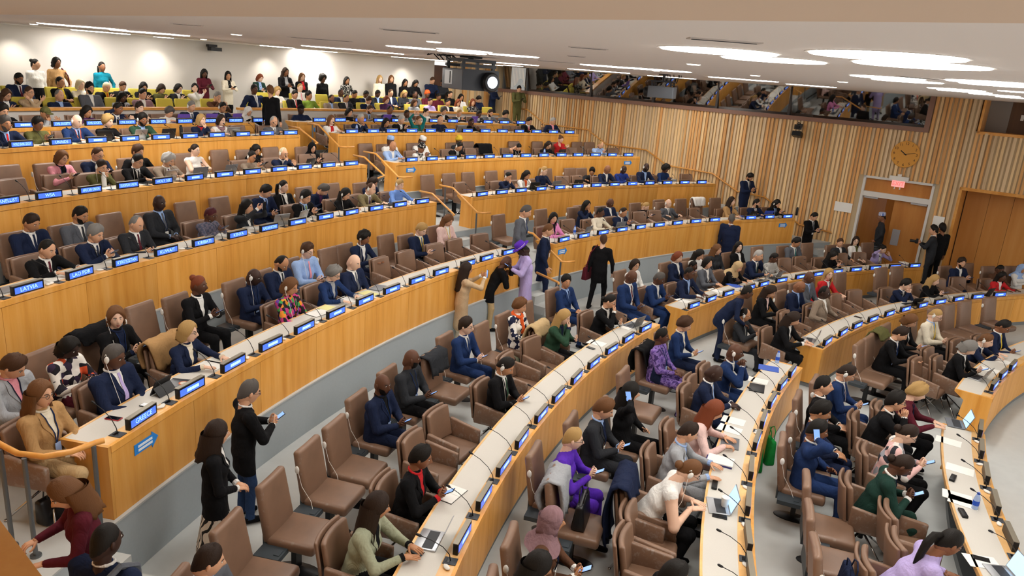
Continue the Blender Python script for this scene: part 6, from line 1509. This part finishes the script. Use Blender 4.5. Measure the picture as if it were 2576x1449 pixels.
# clerk desk in the alcove
q=[p for p in PEOPLE if p['row']=='Q'][0]; f=q['fw']; P=q['P']+f*.62; M=frame(P,f); M.translation.z=0
cd_=empty('clerk_desk',M,'straight oak desk in front of the brown alcove','desk')
G().box((.1,.0,.36),(2.3,.04,.72)).ob('front_panel',[M_wood],cd_); G().box((.1,-.28,.735),(2.3,.6,.03)).ob('worktop',[M_top],cd_)
for x in (-1.04,1.24): G().box((x,-.28,.36),(.04,.56,.72)).ob('side_panel',[M_wood],cd_)
laptop(frame(P-f*.2+Vector((0,0,.75)),f),'k',False,'black laptop on the clerk desk in front of the clerk',0)
laptop(frame(P-f*.3+Vector((0,0,.75))+f.cross(Vector((0,0,1)))*-.75,f),'k',False,'black laptop at the left end of the clerk desk',0)
# people in the booths
for px_,py_,top,lb in ((1372,208,'royal','person in blue jacket behind the booth glass'),(1433,214,'white','person in white shirt behind the booth glass'),(1984,258,'white','person in white shirt lit by a lamp in the booth')):
    s_,z_=onwall(px_,py_,.75); p=wall(s_,z_,.75); p.z=max(p.z,Z(4.85)); fl=p.z-1.2
    r,info=person(frame(Vector((p.x,p.y,fl)),-WN),1.2,30,True,'m','3','short-d',top,'black','desk',0,20,{})
    tag(r,lb,'person','people'); c=chair('arm',frame(Vector((p.x,p.y,fl)),-WN),'booth chair under '+lb.replace('behind the booth glass','').replace('lit by a lamp in the booth','beside a lamp').strip(),'booth chairs')
    tag(G().box((0,.3,.72),(.3,.02,.2),0).box((0,.33,.62),(.1,.06,.02)).ob('booth_monitor',[M_screen],None,frame(Vector((p.x,p.y,fl+.1)),-WN)),'small dark monitor before '+lb,'monitor')
for s_,z_ in ((-17.2,5.2),(-16.9,5.15),(-11.9,5.25),(-9.0,5.3),(-4.7,5.3)):
    o=G().box((0,0,0),(.22,.004,.3)).ob('booth_notice',[M_paper],None,wallM(s_,z_,.2)); tag(o,None,'notice','paper notices inside the booth glass'); LABQ.append((o,'pale paper notice taped inside the booth glass',s_))
# near wooden ledge at the bottom left, close to the camera
zz=CH-1.0; a=onz(-40,1255,zz); b=onz(125,1475,zz); dd=(b-a).normalized(); nn=Vector((-dd.y,dd.x,0)); nn=nn if nn.dot(Vector((0,0,0))-a)>0 else -nn
a=a-dd*.1; b=b+dd*.3; V=[a,b,b+nn*.3,a+nn*.3]; V=[Vector((v.x,v.y,z)) for z in (zz-.05,zz) for v in V]
struct(ob('trim_3',mesh('trim_3',V,[(3,2,1,0),(4,5,6,7),(0,1,5,4),(1,2,6,5),(2,3,7,6),(3,0,4,7)],(M_rail,))))
# ================================================================ bags, coats
def bag(M,col,w_,h_,d_,label,ang=0,handle=.12,cat='handbag'):
    m=cloth(col) if col not in('leatherk',) else mat('bag_leather',"17171a",.35)
    o=empty(cat,M,None,cat); b=cushion(w_,d_,h_,min(.03,d_*.3),2)
    warp(b,lambda a:np.stack([a[:,0]*(1+.12*(a[:,2]/h_)),a[:,1]*(1-.55*(a[:,2]/h_+.5)),a[:,2]+h_/2],1)); ob('body',setm(b,m),o)
    for sy in (-1,1): G().tube([(-w_*.28,sy*.02,h_*.96),(-w_*.22,sy*.03,h_+handle*.7),(0,sy*.035,h_+handle),(w_*.22,sy*.03,h_+handle*.7),(w_*.28,sy*.02,h_*.96)],.007,6).ob('handle',[m],o)
    LABQ.append((o,label,ang)); return o
def coat(M,col,label,ang=0,drop=.42,w_=.52,front=.25,top=.97):
    m=cloth(col); n=14;k=11; V=[];r=random.Random(int(M[0][3]*50))
    prof=[]
    for i in range(n+1):
        t=i/n
        if t<.35: u=t/.35; prof.append((-.115-.07*u,top-front*(1-u)))
        elif t<.5: u=(t-.35)/.15; prof.append((-.185-.14*u,top+.03*math.sin(PI*u)))
        else: u=(t-.5)/.5; prof.append((-.325-.05*math.sin(PI*u),top-drop*u-.02))
    V=[];ph_=[r.uniform(0,6) for _ in range(3)]
    for off in (.0,.022):
        for i,(y,z) in enumerate(prof):
            for j in range(k):
                x=(j/(k-1)-.5)*w_*(1+.1*math.sin(i*.5+ph_[0])); f=.016*math.sin(j*1.9+ph_[1]+i*.15)+.01*math.sin(j*3.7+ph_[2])
                sgn=1 if i<n*.42 else -1; V.append((x,y+(f+off)*sgn,z+(off if .35<=i/n<=.5 else 0)+.012*math.sin(j*2.2+ph_[2])*(1 if i in(0,n) else 0)))
    S=(n+1)*k; F=[]
    for i in range(n):
        for j in range(k-1): a=i*k+j; F.append((a,a+1,a+k+1,a+k)); F.append((S+a,S+a+k,S+a+k+1,S+a+1))
    for i in range(n):
        for j in (0,k-1): a=i*k+j; F.append((a,a+k,S+a+k,S+a))
    for j in range(k-1):
        for i in (0,n): a=i*k+j; F.append((a,a+1,S+a+1,S+a))
    me=mesh('coat',V,F,(m,),True); bpy_recalc(me); o=ob('coat',me,None,M); tag(o,None,'coat'); LABQ.append((o,label,ang)); return o
def near_chair(c,x,y,z):
    X,Y=px(c,x,y); w=onz(X,Y,z); return min(CHAIRS,key=lambda o:(o.matrix_basis.translation.xy-w.xy).length).matrix_basis.copy()
LD=LV['D']
coat(near_chair('d2',1930,690,.75),'char','dark grey coat over the chair beside the person in black',0,.35)
coat(near_chair('d1',1440,560,LD+.8),'tan','sand-coloured coat over an armchair, fourth row, left block',0,.3,.5,.3,.96)
coat(near_chair('d1',330,960,LD+.75),'beige','long beige coat over the armchair nearest the stair rail',0,.85,.6,.1,.95)
coat(near_chair('d3',660,330,.75),'khaki','beige trench coat over an armchair, third row, left block',0,.4,.55,.15,.96)
coat(near_chair('d3',1690,560,.75),'black','black coat over a chair behind the purple patterned outfit',0,.35)
coat(near_chair('d7',1560,700,.8),'navy','dark navy coat hanging over an armchair by the second row',0,.7,.55,.2,.96)
coat(near_chair('d4',1240,390,.75),'olive','olive green coat over a chair, front row, right block',0,.3,.45,.1,1.0)
coat(near_chair('c7',2170,320,LD+.75),'white','white and black jacket over a chair, fourth row, right block',0,.3,.45,.2,1.0)
coat(near_chair('c3',60,1040,LV['F']+.75),'black','black coat over a chair, sixth row, right block',0,.3)
coat(near_chair('d1',1060,330,LD+.8),'black','black coat behind the person with folded hands, fourth row',0,.4,.6,.1,1.0)
def seat_on(c,x,y,z,dz=.49,dy=.05): return near_chair(c,x,y,z)@Matrix.Translation((0,dy,dz))
bag(seat_on('d8',590,1380,.7),'navy',.40,.30,.16,'navy handbag on an empty chair, front row, left block')
bag(seat_on('d7',650,650,.72),'leatherk',.38,.30,.16,'black tote bag on the empty chair behind the headscarf')
coat(near_chair('d7',650,650,.72),'lgrey','grey wool coat over the chair holding the black tote',0,.3,.42,.35,.98)
bag(seat_on('d3',1560,700,.72),'navy',.42,.28,.2,'navy bag on an empty chair, second row, left block')
bag(seat_on('d1',1440,560,LD+.8),'navy',.36,.26,.18,'navy bag on the armchair with the sand-coloured coat')
for i,(X,Y) in enumerate(((1902,1178),(1926,1160))):
    w=onz(X,Y,0); bag(frame(w,(.9,-.2+.3*i,0)),'greenbag' if False else 'greenb',.30,.38,.14,['green shopping bag on the floor, nearer the camera','green shopping bag on the floor, farther from the camera'][i],0,.16,'shopping bag')
w=onz(*px('d3',395,720),0); bag(frame(w,(1,-.3,0)),'sage',.30,.42,.2,'grey green backpack on the floor between third-row chairs',0,.06,'backpack')
w=onz(*px('d5',560,870),LD); bag(frame(w,(1,-.3,0)),'leatherk',.34,.26,.16,'black bag on the floor behind the stair rail',0,.1)
def held(i,dx,col,w_,h_,label,z=.62):
    p=[p for p in PEOPLE if p['crop']==i][0]; hnd=Vector(p['WR'][dx][0]); M=p['root'].matrix_basis@Matrix.Translation((hnd.x+dx*.03,hnd.y,hnd.z-h_-.2))@Matrix.Rotation(rad(90),4,'Z'); bag(M,col,w_,h_,.14,label,0,.14)
held(('c8','1305','235'),-1,'leatherk',.42,.28,'black briefcase carried through the double door')
def shoulder(i,dx,col,w_,h_,label):
    p=[p for p in PEOPLE if p['crop']==i][0]; s=p['s']; sh=p['at'](.47,dx*.16); b=Vector((dx*.27,-.05,p['at'](-.02)[2]-.12)); M=p['root'].matrix_basis
    o=bag(M@Matrix.Translation(b-Vector((0,0,h_*.4)))@Matrix.Rotation(rad(90),4,'Z'),col,w_,h_,.14,label,0,.03); Mi=o.matrix_basis.inverted()@M
    G().tube([Mi@Vector((dx*.27,.06,b.z+h_*.5)),Mi@Vector((dx*.22,.09,sh[2]-.1)),Mi@Vector((dx*.12,.03,sh[2]+.065)),Mi@Vector((dx*.20,-.12,sh[2]-.1)),Mi@Vector((dx*.27,-.14,b.z+h_*.5))],.014,6).ob('strap',[cloth(col)],o)
shoulder(('c7','1250','640'),-1,'maroon',.34,.30,'maroon shoulder bag on the person walking in black')
shoulder(('c1','555','150'),-1,'maroon',.36,.30,'maroon shoulder bag by the white back wall')
p=[p for p in PEOPLE if p['crop']==('d5','1030','1110')][0]; M=p['root'].matrix_basis@Matrix.Translation((.05,-.27,1.0)); o=bag(M,'grey',.32,.42,.2,'dark grey backpack worn by the person in navy',0,.05,'backpack'); G().tube([(.1,.12,.45),(.12,.24,.5),(.13,.38,.42),(.12,.4,.2)],.024,6).ob('strap',[cloth('grey')],o)

# still camera of the person filming at the desk end, and the one by the door
for cr,lb in ((('c7','280','850'),'black camera held by the person filming at the desk end'),(('c8','1765','350'),'black camera with a long lens held by the door')):
    p=[p for p in PEOPLE if p['crop']==cr][0]; c=(Vector(p['WR'][-1][0])+Vector(p['WR'][1][0]))/2+Vector((0,.1,.04)); M=p['root'].matrix_basis@Matrix.Translation(c)
    o=empty('camera_body',M,lb,'camera'); ob('body',bev(G().box((0,0,0),(.14,.07,.10)).me('body',[M_black]),.01,2),o); G().lathe([(.036,0),(.04,.06),(.04,.14)],14,0,(0,.03,0),RX).ob('lens',[M_black],o); G().box((0,-.005,.065),(.06,.05,.03)).ob('viewfinder',[M_black],o)
finish_labels()
bpy.context.view_layer.update()
